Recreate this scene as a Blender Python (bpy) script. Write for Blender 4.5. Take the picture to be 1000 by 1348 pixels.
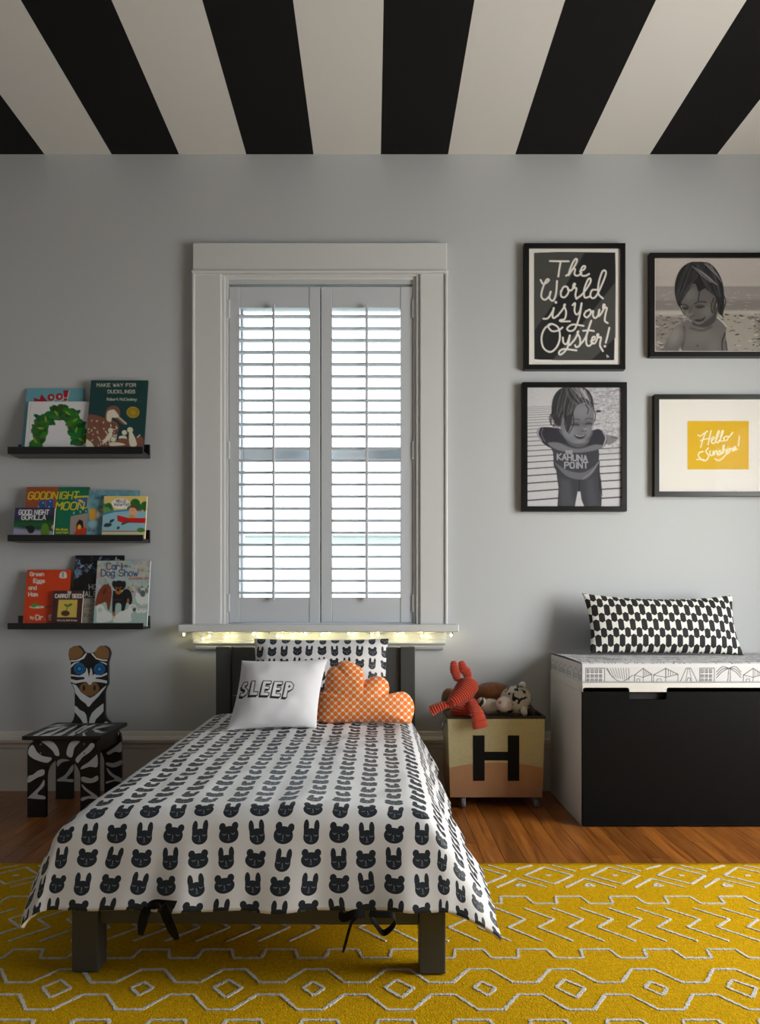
import bpy, bmesh, math, random
import numpy as np
from mathutils import Vector, Matrix, noise as mnoise
from mathutils.geometry import tessellate_polygon

for o in list(bpy.data.objects):
    bpy.data.objects.remove(o, do_unlink=True)
scene = bpy.context.scene
COL = scene.collection
R = math.radians
rng = random.Random(7)

# ------------------------------------------------------------------ camera
# The wall with the window is the plane y = 0, the floor z = 0; metres.
F, CX, HY = 960.0, 490.0, 785.0          # focal length and principal point in 1000x1348 pixels
CAM_D, CAM_Z = 3.1, 0.823
cam_data = bpy.data.cameras.new('camera')
cam = bpy.data.objects.new('camera', cam_data)
COL.objects.link(cam)
cam.location = (0, -CAM_D, CAM_Z)
cam.rotation_euler = (R(90), 0, 0)
cam_data.sensor_fit = 'HORIZONTAL'
cam_data.sensor_width = 36.0
cam_data.lens = F / 1000.0 * 36.0
cam_data.shift_x = (500 - CX) / 1000.0
cam_data.shift_y = (HY - 674) / 1000.0
cam_data.clip_start = 0.02
scene.camera = cam

# ------------------------------------------------------------------ world, light, exposure
SKY = 6.0
world = bpy.data.worlds.new('overcast_sky')
scene.world = world
world.use_nodes = True
bg = world.node_tree.nodes['Background']
bg.inputs['Color'].default_value = (0.86, 0.94, 1.0, 1)
bg.inputs['Strength'].default_value = SKY

def portal(name, loc, rot, sx, sy):
    l = bpy.data.lights.new(name, 'AREA')
    l.shape = 'RECTANGLE'; l.size = sx; l.size_y = sy
    l.cycles.is_portal = True
    o = bpy.data.objects.new(name, l)
    o.location = loc; o.rotation_euler = rot
    COL.objects.link(o)
# daylight portals in the window openings (they only guide the sky light)
portal('daylight_portal', (-0.213, 0.17, 1.33), (R(-90), 0, 0), 0.78, 1.26)

# daylight coming through the wide window in the right-hand wall (opening y -2.41..-0.91, z 0.30..2.00)
dl = bpy.data.lights.new('side_window_daylight', 'AREA')
dl.shape = 'RECTANGLE'; dl.size = 1.7; dl.size_y = 1.5
dl.energy = 112.0; dl.color = (1.0, 0.988, 0.96)
dlo = bpy.data.objects.new('side_window_daylight', dl); COL.objects.link(dlo)
dlo.location = (2.35 + 0.22, -1.66, 1.15); dlo.rotation_euler = (0, R(90), 0)

scene.view_settings.view_transform = 'Standard'
scene.view_settings.look = 'None'
scene.view_settings.gamma = 1.0
scene.view_settings.use_curve_mapping = False
scene.view_settings.exposure = -0.16

# ------------------------------------------------------------------ helpers
def U(px, py, y):
    """photo pixel at depth plane y -> (x, z) in metres"""
    d = CAM_D + y
    return ((px - CX) * d / F, CAM_Z - (py - HY) * d / F)
def UX(px, y): return (px - CX) * (CAM_D + y) / F
def UZ(py, y): return CAM_Z - (py - HY) * (CAM_D + y) / F

ORG = {}
def lin(c):
    c = np.asarray(c, float)
    return np.where(c <= 0.04045, c / 12.92, ((c + 0.055) / 1.055) ** 2.4)
def h2c(h):
    return tuple(int(h[i:i + 2], 16) / 255 for i in (0, 2, 4))

def thing(name, label, cat, loc=(0, 0, 0), group=None, kind=None):
    o = bpy.data.objects.new(name, None)
    o.empty_display_size = 0.05
    COL.objects.link(o)
    o.location = loc
    ORG[o.name] = Vector(loc)
    tag(o, label, cat, group, kind)
    return o
def tag(o, label=None, cat=None, group=None, kind=None):
    if label: o['label'] = label
    if cat: o['category'] = cat
    if group: o['group'] = group
    if kind: o['kind'] = kind
    return o

def link_mesh(name, me, mat, parent=None, smooth=False, origin=None):
    """verts of me are in world metres; moved into the parent's frame"""
    if parent is not None:
        org = ORG[parent.name]
    elif origin is not None:
        org = Vector(origin)
    else:
        org = Vector((0, 0, 0))
    if org.length > 0:
        me.transform(Matrix.Translation(-org))
    o = bpy.data.objects.new(name, me)
    COL.objects.link(o)
    if mat is not None:
        for m in (mat if isinstance(mat, (list, tuple)) else [mat]):
            me.materials.append(m)
    if parent is not None:
        o.parent = parent
    else:
        o.location = org
    ORG[o.name] = org
    if smooth:
        me.shade_smooth()
    return o

def mesh(name, verts, faces, mat, parent=None, smooth=False, origin=None, uvs=None, cols=None, fix=False):
    me = bpy.data.meshes.new(name)
    me.from_pydata([tuple(v) for v in verts], [], faces)
    if uvs is not None:
        lay = me.uv_layers.new(name='UVMap')
        li = np.empty(len(me.loops), dtype=np.int32)
        me.loops.foreach_get('vertex_index', li)
        lay.data.foreach_set('uv', np.asarray(uvs, np.float32)[li].ravel())
    if cols is not None:
        a = me.color_attributes.new('Col', 'FLOAT_COLOR', 'POINT')
        c = np.ones((len(verts), 4), np.float32); c[:, :3] = cols
        a.data.foreach_set('color', c.ravel())
    if fix:
        bm = bmesh.new(); bm.from_mesh(me)
        bmesh.ops.recalc_face_normals(bm, faces=bm.faces[:])
        bm.to_mesh(me); bm.free()
    me.update()
    return link_mesh(name, me, mat, parent, smooth, origin)

def bm_obj(name, bm, mat, parent=None, smooth=False, origin=None, fix=True):
    if fix:
        bmesh.ops.recalc_face_normals(bm, faces=bm.faces[:])
    me = bpy.data.meshes.new(name)
    bm.to_mesh(me); bm.free()
    return link_mesh(name, me, mat, parent, smooth, origin)

def add_box(bm, x0, x1, y0, y1, z0, z1):
    vs = [bm.verts.new((x, y, z)) for x in (x0, x1) for y in (y0, y1) for z in (z0, z1)]
    for f in ((0, 1, 3, 2), (4, 6, 7, 5), (0, 4, 5, 1), (2, 3, 7, 6), (0, 2, 6, 4), (1, 5, 7, 3)):
        bm.faces.new([vs[i] for i in f])
    return vs
def box(name, x0, x1, y0, y1, z0, z1, mat, parent=None, bevel=0.0, seg=2, origin=None):
    bm = bmesh.new()
    add_box(bm, min(x0, x1), max(x0, x1), min(y0, y1), max(y0, y1), min(z0, z1), max(z0, z1))
    if bevel > 0:
        bmesh.ops.bevel(bm, geom=bm.edges[:], offset=bevel, segments=seg, affect='EDGES', profile=0.5)
    return bm_obj(name, bm, mat, parent, False, origin)

def prism(name, pts, y0, y1, mat, parent=None, bevel=0.0, origin=None):
    """outline pts (x,z) extruded from y0 (front) to y1 (back)"""
    n = len(pts)
    tri = tessellate_polygon([[Vector((p[0], p[1], 0)) for p in pts]])
    bm = bmesh.new()
    fv = [bm.verts.new((p[0], y0, p[1])) for p in pts]
    bv = [bm.verts.new((p[0], y1, p[1])) for p in pts]
    for t in tri:
        bm.faces.new([fv[i] for i in t]); bm.faces.new([bv[i] for i in reversed(t)])
    for i in range(n):
        bm.faces.new([fv[i], fv[(i + 1) % n], bv[(i + 1) % n], bv[i]])
    return bm_obj(name, bm, mat, parent, False, origin)

def extrude_x(name, prof, x0, x1, mat, parent=None, origin=None):
    """profile (y,z) swept along x"""
    n = len(prof)
    bm = bmesh.new()
    a = [bm.verts.new((x0, p[0], p[1])) for p in prof]
    b = [bm.verts.new((x1, p[0], p[1])) for p in prof]
    for i in range(n):
        bm.faces.new([a[i], a[(i + 1) % n], b[(i + 1) % n], b[i]])
    bm.faces.new(a); bm.faces.new(list(reversed(b)))
    return bm_obj(name, bm, mat, parent, False, origin)

def decal(name, polys, y, mat, parent, thick=0.0004):
    """flat painted shapes: list of outlines (x,z), laid on plane y facing the room"""
    V, Fc = [], []
    for pts in polys:
        tri = tessellate_polygon([[Vector((p[0], p[1], 0)) for p in pts]])
        b = len(V)
        V += [(p[0], y, p[1]) for p in pts]
        for t in tri:
            p = [V[b + i] for i in t]
            cr = (p[1][0] - p[0][0]) * (p[2][2] - p[0][2]) - (p[1][2] - p[0][2]) * (p[2][0] - p[0][0])
            Fc.append([b + i for i in (t if cr > 0 else t[::-1])])
    return mesh(name, V, Fc, mat, parent)

def smooth_path(pts, n=6, closed=False):
    P = [np.array(p, float) for p in pts]
    if len(P) < 3 and not closed:
        return [P[0] + (P[-1] - P[0]) * t for t in np.linspace(0, 1, n + 1)]
    out = []
    m = len(P)
    rngs = range(m) if closed else range(m - 1)
    for i in rngs:
        p1, p2 = P[i], P[(i + 1) % m]
        p0 = P[i - 1] if (i > 0 or closed) else p1 * 2 - p2
        p3 = P[(i + 2) % m] if (i + 2 < m or closed) else p2 * 2 - p1
        for k in range(n):
            t = k / n
            out.append(0.5 * (2 * p1 + (p2 - p0) * t + (2 * p0 - 5 * p1 + 4 * p2 - p3) * t * t + (3 * p1 - p0 - 3 * p2 + p3) * t ** 3))
    if not closed:
        out.append(P[-1])
    return out

def tube_data(path, radii, nseg=12, squash=None, caps=True):
    """path of points with radii -> verts, faces (rounded ends)"""
    P = [Vector(p) for p in path]
    V, Fc = [], []
    up = None
    n = len(P)
    for i in range(n):
        t = (P[min(i + 1, n - 1)] - P[max(i - 1, 0)]).normalized()
        if up is None:
            up = Vector((0, 0, 1)) if abs(t.z) < 0.9 else Vector((0, -1, 0))
        a = t.cross(up).normalized()
        b = a.cross(t).normalized()
        up = b
        ra = radii[i]; rb = ra
        if squash: rb = ra * squash
        for k in range(nseg):
            an = 2 * math.pi * k / nseg
            V.append(P[i] + a * math.cos(an) * ra + b * math.sin(an) * rb)
    for i in range(n - 1):
        for k in range(nseg):
            k2 = (k + 1) % nseg
            Fc.append((i * nseg + k, i * nseg + k2, (i + 1) * nseg + k2, (i + 1) * nseg + k))
    if caps:
        Fc.append(tuple(range(nseg - 1, -1, -1)))
        Fc.append(tuple((n - 1) * nseg + k for k in range(nseg)))
    return V, Fc
def tube(name, path, r, mat, parent=None, nseg=8, smooth=True, squash=None, origin=None):
    rad = r if isinstance(r, (list, tuple, np.ndarray)) else [r] * len(path)
    V, Fc = tube_data(path, rad, nseg, squash)
    return mesh(name, V, Fc, mat, parent, smooth, origin, fix=True)

def lathe(name, prof, c, axis, mat, parent=None, n=20, smooth=True):
    """prof (r, h) about axis ('z','y','x') through c"""
    V, Fc = [], []
    for r, h in prof:
        for k in range(n):
            a = 2 * math.pi * k / n
            u, v = r * math.cos(a), r * math.sin(a)
            p = {'z': (u, v, h), 'y': (u, h, v), 'x': (h, u, v)}[axis]
            V.append((c[0] + p[0], c[1] + p[1], c[2] + p[2]))
    m = len(prof)
    for i in range(m - 1):
        for k in range(n):
            k2 = (k + 1) % n
            Fc.append((i * n + k, i * n + k2, (i + 1) * n + k2, (i + 1) * n + k))
    Fc.append(tuple(range(n - 1, -1, -1))); Fc.append(tuple((m - 1) * n + k for k in range(n)))
    return mesh(name, V, Fc, mat, parent, smooth, fix=True)

def blob(name, c, r, mat, parent=None, rot=(0, 0, 0), nz=0.0, nscale=20, sub=4, taper=None, origin=None):
    bm = bmesh.new()
    bmesh.ops.create_icosphere(bm, subdivisions=sub, radius=1.0)
    M = Matrix.Translation(Vector(c)) @ Matrix.Rotation(rot[2], 4, 'Z') @ Matrix.Rotation(rot[1], 4, 'Y') @ Matrix.Rotation(rot[0], 4, 'X')
    for v in bm.verts:
        p = v.co.copy()
        if taper: p = taper(p)
        q = M @ Vector((p.x * r[0], p.y * r[1], p.z * r[2]))
        if nz:
            nrm = (q - Vector(c)).normalized()
            q += nrm * nz * mnoise.noise(q * nscale)
        v.co = q
    return bm_obj(name, bm, mat, parent, True, origin)

# ------------------------------------------------------------------ materials
MATS = {}
def new_mat(name):
    m = bpy.data.materials.new(name)
    m.use_nodes = True
    nt = m.node_tree
    b = nt.nodes['Principled BSDF']
    return m, nt, b
def mat(name, col, rough=0.5, metal=0.0, spec=0.5, bump=0.0, bscale=200.0, bdist=0.001, var=0.0, vscale=8.0,
        coat=0.0, sheen=0.0, stretch=None, emis=None, estr=0.0):
    if name in MATS: return MATS[name]
    m, nt, b = new_mat(name)
    c = tuple(lin(col)) + (1,)
    b.inputs['Base Color'].default_value = c
    b.inputs['Roughness'].default_value = rough
    b.inputs['Metallic'].default_value = metal
    b.inputs['Specular IOR Level'].default_value = spec
    b.inputs['Coat Weight'].default_value = coat
    b.inputs['Sheen Weight'].default_value = sheen
    if emis is not None:
        b.inputs['Emission Color'].default_value = tuple(lin(emis)) + (1,)
        b.inputs['Emission Strength'].default_value = estr
    tc = nt.nodes.new('ShaderNodeTexCoord')
    vec = tc.outputs['Object']
    if stretch:
        mp = nt.nodes.new('ShaderNodeMapping'); mp.inputs['Scale'].default_value = stretch
        nt.links.new(vec, mp.inputs['Vector']); vec = mp.outputs['Vector']
    if var > 0:
        n = nt.nodes.new('ShaderNodeTexNoise'); n.inputs['Scale'].default_value = vscale
        n.inputs['Detail'].default_value = 4
        nt.links.new(vec, n.inputs['Vector'])
        mr = nt.nodes.new('ShaderNodeMapRange')
        mr.inputs['To Min'].default_value = 1 - var; mr.inputs['To Max'].default_value = 1 + var
        nt.links.new(n.outputs['Fac'], mr.inputs['Value'])
        hs = nt.nodes.new('ShaderNodeHueSaturation')
        hs.inputs['Color'].default_value = c
        nt.links.new(mr.outputs['Result'], hs.inputs['Value'])
        nt.links.new(hs.outputs['Color'], b.inputs['Base Color'])
    if bump > 0:
        n = nt.nodes.new('ShaderNodeTexNoise'); n.inputs['Scale'].default_value = bscale
        n.inputs['Detail'].default_value = 3
        nt.links.new(vec, n.inputs['Vector'])
        bp = nt.nodes.new('ShaderNodeBump'); bp.inputs['Strength'].default_value = bump
        bp.inputs['Distance'].default_value = bdist
        nt.links.new(n.outputs['Fac'], bp.inputs['Height'])
        nt.links.new(bp.outputs['Normal'], b.inputs['Normal'])
    MATS[name] = m
    return m
def print_mat(name, rough=0.5, spec=0.5, weave=0.0, wscale=900):
    """colour taken from the printed colours stored on the mesh"""
    if name in MATS: return MATS[name]
    m, nt, b = new_mat(name)
    a = nt.nodes.new('ShaderNodeAttribute'); a.attribute_name = 'Col'
    nt.links.new(a.outputs['Color'], b.inputs['Base Color'])
    b.inputs['Roughness'].default_value = rough
    b.inputs['Specular IOR Level'].default_value = spec
    if weave:
        tc = nt.nodes.new('ShaderNodeTexCoord')
        n = nt.nodes.new('ShaderNodeTexNoise'); n.inputs['Scale'].default_value = wscale
        nt.links.new(tc.outputs['Object'], n.inputs['Vector'])
        bp = nt.nodes.new('ShaderNodeBump'); bp.inputs['Strength'].default_value = weave; bp.inputs['Distance'].default_value = 0.0006
        nt.links.new(n.outputs['Fac'], bp.inputs['Height']); nt.links.new(bp.outputs['Normal'], b.inputs['Normal'])
    MATS[name] = m
    return m

class E:
    """tiny expression builder for Math nodes"""
    nt = None
    def __init__(s, sock): s.s = sock
    @staticmethod
    def op(o, *a):
        n = E.nt.nodes.new('ShaderNodeMath'); n.operation = o
        for i, x in enumerate(a):
            if isinstance(x, E): E.nt.links.new(x.s, n.inputs[i])
            else: n.inputs[i].default_value = float(x)
        return E(n.outputs[0])
    def __add__(s, o): return E.op('ADD', s, o)
    __radd__ = __add__
    def __sub__(s, o): return E.op('SUBTRACT', s, o)
    def __rsub__(s, o): return E.op('SUBTRACT', o, s)
    def __mul__(s, o): return E.op('MULTIPLY', s, o)
    __rmul__ = __mul__
    def __truediv__(s, o): return E.op('DIVIDE', s, o)
    def __lt__(s, o): return E.op('LESS_THAN', s, o)
    def __gt__(s, o): return E.op('GREATER_THAN', s, o)
    def floor(s): return E.op('FLOOR', s)
    def fract(s): return E.op('FRACT', s)
    def abs(s): return E.op('ABSOLUTE', s)
    def mod2(s): return E.op('FLOORED_MODULO', s, 2.0)
def emin(a, b): return E.op('MINIMUM', a, b)
def emax(a, b): return E.op('MAXIMUM', a, b)
def ell_in(x, y, cx, cy, rx, ry):
    a = (x - cx) / rx; b = (y - cy) / ry
    return (a * a + b * b) < 1.0

def uv_xy(nt):
    tc = nt.nodes.new('ShaderNodeTexCoord')
    sp = nt.nodes.new('ShaderNodeSeparateXYZ')
    nt.links.new(tc.outputs['UV'], sp.inputs[0])
    E.nt = nt
    return E(sp.outputs[0]), E(sp.outputs[1])
def mixc(nt, fac, a, b):
    mx = nt.nodes.new('ShaderNodeMix'); mx.data_type = 'RGBA'
    ins = [i for i in mx.inputs]
    fi = mx.inputs[0]
    nt.links.new(fac.s if isinstance(fac, E) else fac, fi)
    for sock, c in ((mx.inputs[6], a), (mx.inputs[7], b)):
        if hasattr(c, 'is_output'): nt.links.new(c, sock)
        else: sock.default_value = tuple(lin(c)) + (1,)
    return mx.outputs[2]
def cloth_bump(nt, b, scale=700, strength=0.25, dist=0.0006):
    tc = nt.nodes.new('ShaderNodeTexCoord')
    n = nt.nodes.new('ShaderNodeTexNoise'); n.inputs['Scale'].default_value = scale
    nt.links.new(tc.outputs['Object'], n.inputs['Vector'])
    bp = nt.nodes.new('ShaderNodeBump'); bp.inputs['Strength'].default_value = strength; bp.inputs['Distance'].default_value = dist
    nt.links.new(n.outputs['Fac'], bp.inputs['Height']); nt.links.new(bp.outputs['Normal'], b.inputs['Normal'])

def bear_cloth(name, cu, cv, white=(0.86, 0.86, 0.87), ou=0.0, ov=0.0):
    m, nt, b = new_mat(name)
    u, v = uv_xy(nt)
    u = u / cu + ou; v = v / cv + ov
    iu, iv = u.floor(), v.floor()
    par = (iu + iv).mod2()
    # hand-printed look: every face sits a little differently
    wn = nt.nodes.new('ShaderNodeTexWhiteNoise'); wn.noise_dimensions = '2D'
    cb = nt.nodes.new('ShaderNodeCombineXYZ')
    nt.links.new(iu.s, cb.inputs[0]); nt.links.new(iv.s, cb.inputs[1])
    nt.links.new(cb.outputs[0], wn.inputs['Vector'])
    sp = nt.nodes.new('ShaderNodeSeparateXYZ')
    nt.links.new(wn.outputs['Color'], sp.inputs[0])
    jx = (E(sp.outputs[0]) - 0.5) * 0.08; jy = (E(sp.outputs[1]) - 0.5) * 0.06
    tl = (E(sp.outputs[2]) - 0.5) * 0.35
    x0 = u - iu - 0.5 + jx; y0 = v - iv - 0.5 + jy
    x = (x0 + y0 * tl) / 1.06; y = (y0 - x0 * tl) / 1.03
    ax = x.abs()
    # bear: wide head, round ears
    bear = emax(ell_in(ax, y, 0.0, -0.08, 0.335, 0.30), ell_in(ax, y, 0.215, 0.20, 0.115, 0.15))
    bear = emax(bear, emin(ax < 0.22, (y - 0.10).abs() < 0.10))
    # rabbit: narrow head, tall upright ears
    rab = emax(ell_in(ax, y, 0.0, -0.16, 0.265, 0.285), ell_in(ax, y, 0.178, 0.19, 0.092, 0.245))
    rab = emax(rab, emin(ax < 0.258, (y + 0.06).abs() < 0.11))
    body = emax(bear * (1.0 - par), rab * par)
    # closed eyes, nose and mouth in pale line
    ex = ax - 0.15
    ey = y + 0.05 + par * 0.06
    arc = (ey - ex * ex * 9.0 + 0.02).abs() < 0.016
    eye = emin(arc, ex.abs() < 0.065)
    nose = emin((x + (ey + 0.08) * 0.12).abs() < 0.013, (ey + 0.08).abs() < 0.075)
    mouth = emin((ey + 0.2).abs() < 0.012, ax < 0.045)
    lines = emax(eye, emax(nose, mouth))
    ntx = nt.nodes.new('ShaderNodeTexNoise'); ntx.inputs['Scale'].default_value = 260.0; ntx.inputs['Detail'].default_value = 3
    tcn = nt.nodes.new('ShaderNodeTexCoord'); nt.links.new(tcn.outputs['UV'], ntx.inputs['Vector'])
    dark = mixc(nt, ntx.outputs['Fac'], (0.085, 0.105, 0.135), (0.15, 0.185, 0.225))
    ink = mixc(nt, lines, dark, (0.52, 0.54, 0.57))
    c = mixc(nt, body, white, ink)
    nt.links.new(c, b.inputs['Base Color'])
    nt.links.new((0.60 - body * 0.08).s, b.inputs['Roughness'])
    b.inputs['Specular IOR Level'].default_value = 0.35
    cloth_bump(nt, b)
    return m

def dot_cloth(name, sx, sy, r, base, dot):
    m, nt, b = new_mat(name)
    u, v = uv_xy(nt)
    u = u / sx; v = v / sy
    iv = v.floor()
    off = iv.mod2() * 0.5
    fx = (u + off).fract() - 0.5; fy = v - iv - 0.5
    X = fx * sx; Y = fy * sy
    d0 = (X * X + Y * Y) < r * r
    # neighbours in the rows above and below reach into this row
    fx2 = (u + off + 0.5).fract() - 0.5
    X2 = fx2 * sx
    Ya = Y - sy; Yb = Y + sy
    d1 = (X2 * X2 + Ya * Ya) < r * r
    d2 = (X2 * X2 + Yb * Yb) < r * r
    body = emax(d0, emax(d1, d2))
    c = mixc(nt, body, base, dot)
    nt.links.new(c, b.inputs['Base Color'])
    b.inputs['Roughness'].default_value = 0.7
    b.inputs['Sheen Weight'].default_value = 0.1
    cloth_bump(nt, b)
    return m

def hex_cloth(name, sx, sy, a, base, ink):
    m, nt, b = new_mat(name)
    u, v = uv_xy(nt)
    u = u / sx; v = v / sy
    iv = v.floor()
    par = iv.mod2()
    fx = ((u + par * 0.5).fract() - 0.5) * sx
    fy = (v - iv - 0.5) * sy
    fx2 = ((u + par * 0.5 + 0.5).fract() - 0.5) * sx
    def hexa(X, Y, p):
        hb = p * 0.0045 + 0.0176
        return emin(X.abs() < a, (Y.abs() + X.abs() * 0.62) < hb + 0.0035)
    body = emax(hexa(fx, fy, par), emax(hexa(fx2, fy - sy, 1.0 - par), hexa(fx2, fy + sy, 1.0 - par)))
    c = mixc(nt, body, base, ink)
    nt.links.new(c, b.inputs['Base Color'])
    b.inputs['Roughness'].default_value = 0.8
    cloth_bump(nt, b)
    return m

def glass_mat(name='pane_glass', tint=(0.97, 0.99, 0.985), ior=1.35):
    if name in MATS: return MATS[name]
    m, nt, b = new_mat(name)
    nt.nodes.remove(b)
    tr = nt.nodes.new('ShaderNodeBsdfTransparent'); tr.inputs[0].default_value = tint + (1,)
    gl = nt.nodes.new('ShaderNodeBsdfGlossy'); gl.inputs['Roughness'].default_value = 0.02
    fr = nt.nodes.new('ShaderNodeFresnel'); fr.inputs['IOR'].default_value = ior
    mx = nt.nodes.new('ShaderNodeMixShader')
    ge = nt.nodes.new('ShaderNodeNewGeometry'); E.nt = nt
    fac = E(fr.outputs[0]) * (1.0 - E(ge.outputs['Backfacing']))     # one reflection per sheet of glass
    nt.links.new(fac.s, mx.inputs[0]); nt.links.new(tr.outputs[0], mx.inputs[1]); nt.links.new(gl.outputs[0], mx.inputs[2])
    nt.links.new(mx.outputs[0], nt.nodes['Material Output'].inputs[0])
    MATS[name] = m
    return m

# ------------------------------------------------------------------ flat prints: colours painted on a fine mesh
FONT = {
 'A': "02 28 42|14 34", 'B': "02 08 38 47 46 35 05|35 44 43 32 02", 'C': "47 38 18 07 03 12 32 43", 'D': "02 08 28 47 43 22 02",
 'E': "48 08 02 42|05 35", 'F': "48 08 02|05 35", 'G': "47 38 18 07 03 12 32 43 45 25", 'H': "02 08|42 48|05 45", 'I': "12 18",
 'J': "48 43 32 12 03", 'K': "02 08|48 05 42", 'L': "08 02 42", 'M': "02 08 25 48 42", 'N': "02 08 42 48",
 'O': "18 07 03 12 32 43 47 38 18", 'P': "02 08 38 47 46 35 05", 'Q': "18 07 03 12 32 43 47 38 18|24 42",
 'R': "02 08 38 47 46 35 05|25 42", 'S': "47 38 18 07 06 15 35 44 43 32 12 03", 'T': "08 48|28 22", 'U': "08 03 12 32 43 48",
 'V': "08 22 48", 'W': "08 12 26 32 48", 'X': "08 42|48 02", 'Y': "08 25 48|25 22", 'Z': "08 48 02 42",
 'a': "35 26 16 05 03 12 22 33|36 32", 'b': "08 02|03 12 22 33 35 26 16 05", 'c': "35 26 16 05 03 12 22 33",
 'd': "38 32|33 22 12 03 05 16 26 35", 'e': "04 34 35 26 16 05 03 12 22 33", 'f': "37 28 18 17 12|06 26",
 'g': "36 31 20 10 01|35 26 16 05 03 12 22 33", 'h': "08 02|05 16 26 35 32", 'i': "16 12|18 18", 'k': "08 02|36 04|14 32",
 'l': "18 12", 'm': "06 02|05 16 25 22|25 36 45 42", 'n': "06 02|05 16 26 35 32", 'o': "16 05 03 12 22 33 35 26 16",
 'p': "06 00|05 16 26 35 33 22 12 03", 'r': "06 02|05 16 26 35", 's': "35 26 16 05 14 24 33 22 12 03", 't': "18 13 22 32|06 36",
 'u': "06 03 12 22 33|36 32", 'v': "06 12 36", 'w': "06 12 25 32 46", 'x': "06 32|36 02", 'y': "06 22|46 22 10 00", 'z': "06 36 02 32",
 '!': "18 14|12 12", '.': "12 12", "'": "18 16", ',': "12 11", '?': "07 18 38 47 25 24|22 22",
}
NARROW = {'I': 2, 'i': 2, 'l': 2, '!': 2, '.': 2, "'": 2, ',': 2}
class Canvas:
    """x right, y down, in photo pixels; rows may slide sideways (xt at top, xb at bottom)"""
    def __init__(s, x0, y0, x1, y1, step, bg, slide=0.0):
        s.nx = max(8, int(abs(x1 - x0) / step) + 1); s.ny = max(8, int(abs(y1 - y0) / step) + 1)
        gx, gy = np.meshgrid(np.linspace(0, 1, s.nx), np.linspace(0, 1, s.ny))
        s.gx, s.gy = gx, gy
        s.X = x0 + (x1 - x0) * gx + slide * gy
        s.Y = y0 + (y1 - y0) * gy
        s.C = np.ones((s.ny, s.nx, 3)) * np.array(bg)
        s.px = step
        s.v = (0, 0, 1.0)
    def view(s, ox, oy, sc): s.v = (ox, oy, sc); return s
    def T(s, pts):
        p = np.asarray(pts, float)
        return np.stack([s.v[0] + p[:, 0] / s.v[2], s.v[1] + p[:, 1] / s.v[2]], 1)
    def put(s, d, col, soft, a, sl=None):
        w = max(soft, s.px)
        m = np.clip(0.5 - d / w, 0, 1) * a
        m = m[..., None]
        if sl is None: s.C = s.C * (1 - m) + np.array(col) * m
        else: s.C[sl] = s.C[sl] * (1 - m) + np.array(col) * m
    def sl(s, P, pad):
        mnx, mny = P.min(0) - pad; mxx, mxy = P.max(0) + pad
        ok = (s.X >= mnx) & (s.X <= mxx) & (s.Y >= mny) & (s.Y <= mxy)
        r = np.where(ok.any(1))[0]; c = np.where(ok.any(0))[0]
        if len(r) == 0: return None
        return (slice(r[0], r[-1] + 1), slice(c[0], c[-1] + 1))
    def segd(s, P, X, Y):
        d = np.full(X.shape, 1e9)
        for (ax, ay), (bx, by) in zip(P[:-1], P[1:]):
            dx, dy = bx - ax, by - ay
            L = dx * dx + dy * dy
            t = np.clip(((X - ax) * dx + (Y - ay) * dy) / L, 0, 1) if L > 1e-9 else 0.0
            d = np.minimum(d, np.hypot(X - ax - t * dx, Y - ay - t * dy))
        return d
    def line(s, pts, w, col, smooth=False, soft=0, a=1.0, closed=False):
        if smooth: pts = smooth_path(pts, 5, closed)
        elif closed: pts = list(pts) + [pts[0]]
        P = s.T(pts); w = w / s.v[2]; soft = soft / s.v[2]
        sl = s.sl(P, w + soft + 2 * s.px)
        if sl is None: return s
        s.put(s.segd(P, s.X[sl], s.Y[sl]) - w / 2, col, soft, a, sl); return s
    def poly(s, pts, col, soft=0, a=1.0, smooth=False):
        if smooth: pts = smooth_path(pts, 4, True)
        P = s.T(pts); soft = soft / s.v[2]
        sl = s.sl(P, soft + 2 * s.px)
        if sl is None: return s
        X, Y = s.X[sl], s.Y[sl]
        Q = np.vstack([P, P[:1]])
        ins = np.zeros(X.shape, bool)
        for (ax, ay), (bx, by) in zip(Q[:-1], Q[1:]):
            if ay == by: continue
            c = ((ay > Y) != (by > Y)) & (X < (bx - ax) * (Y - ay) / (by - ay) + ax)
            ins ^= c
        d = s.segd(Q, X, Y)
        s.put(np.where(ins, -d, d), col, soft, a, sl); return s
    def ell(s, cx, cy, rx, ry, col, rot=0, soft=0, a=1.0):
        (cx, cy), = s.T([(cx, cy)]); rx /= s.v[2]; ry /= s.v[2]; soft /= s.v[2]
        sl = s.sl(np.array([[cx - max(rx, ry), cy - max(rx, ry)], [cx + max(rx, ry), cy + max(rx, ry)]]), soft + 2 * s.px)
        if sl is None: return s
        X, Y = s.X[sl] - cx, s.Y[sl] - cy
        c, n = math.cos(R(rot)), math.sin(R(rot))
        x = (X * c + Y * n) / rx; y = (-X * n + Y * c) / ry
        rr = np.sqrt(x * x + y * y)
        s.put((rr - 1) * min(rx, ry), col, soft, a, sl); return s
    def rect(s, x0, y0, x1, y1, col, soft=0, a=1.0):
        return s.poly([(x0, y0), (x1, y0), (x1, y1), (x0, y1)], col, soft, a)
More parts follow.
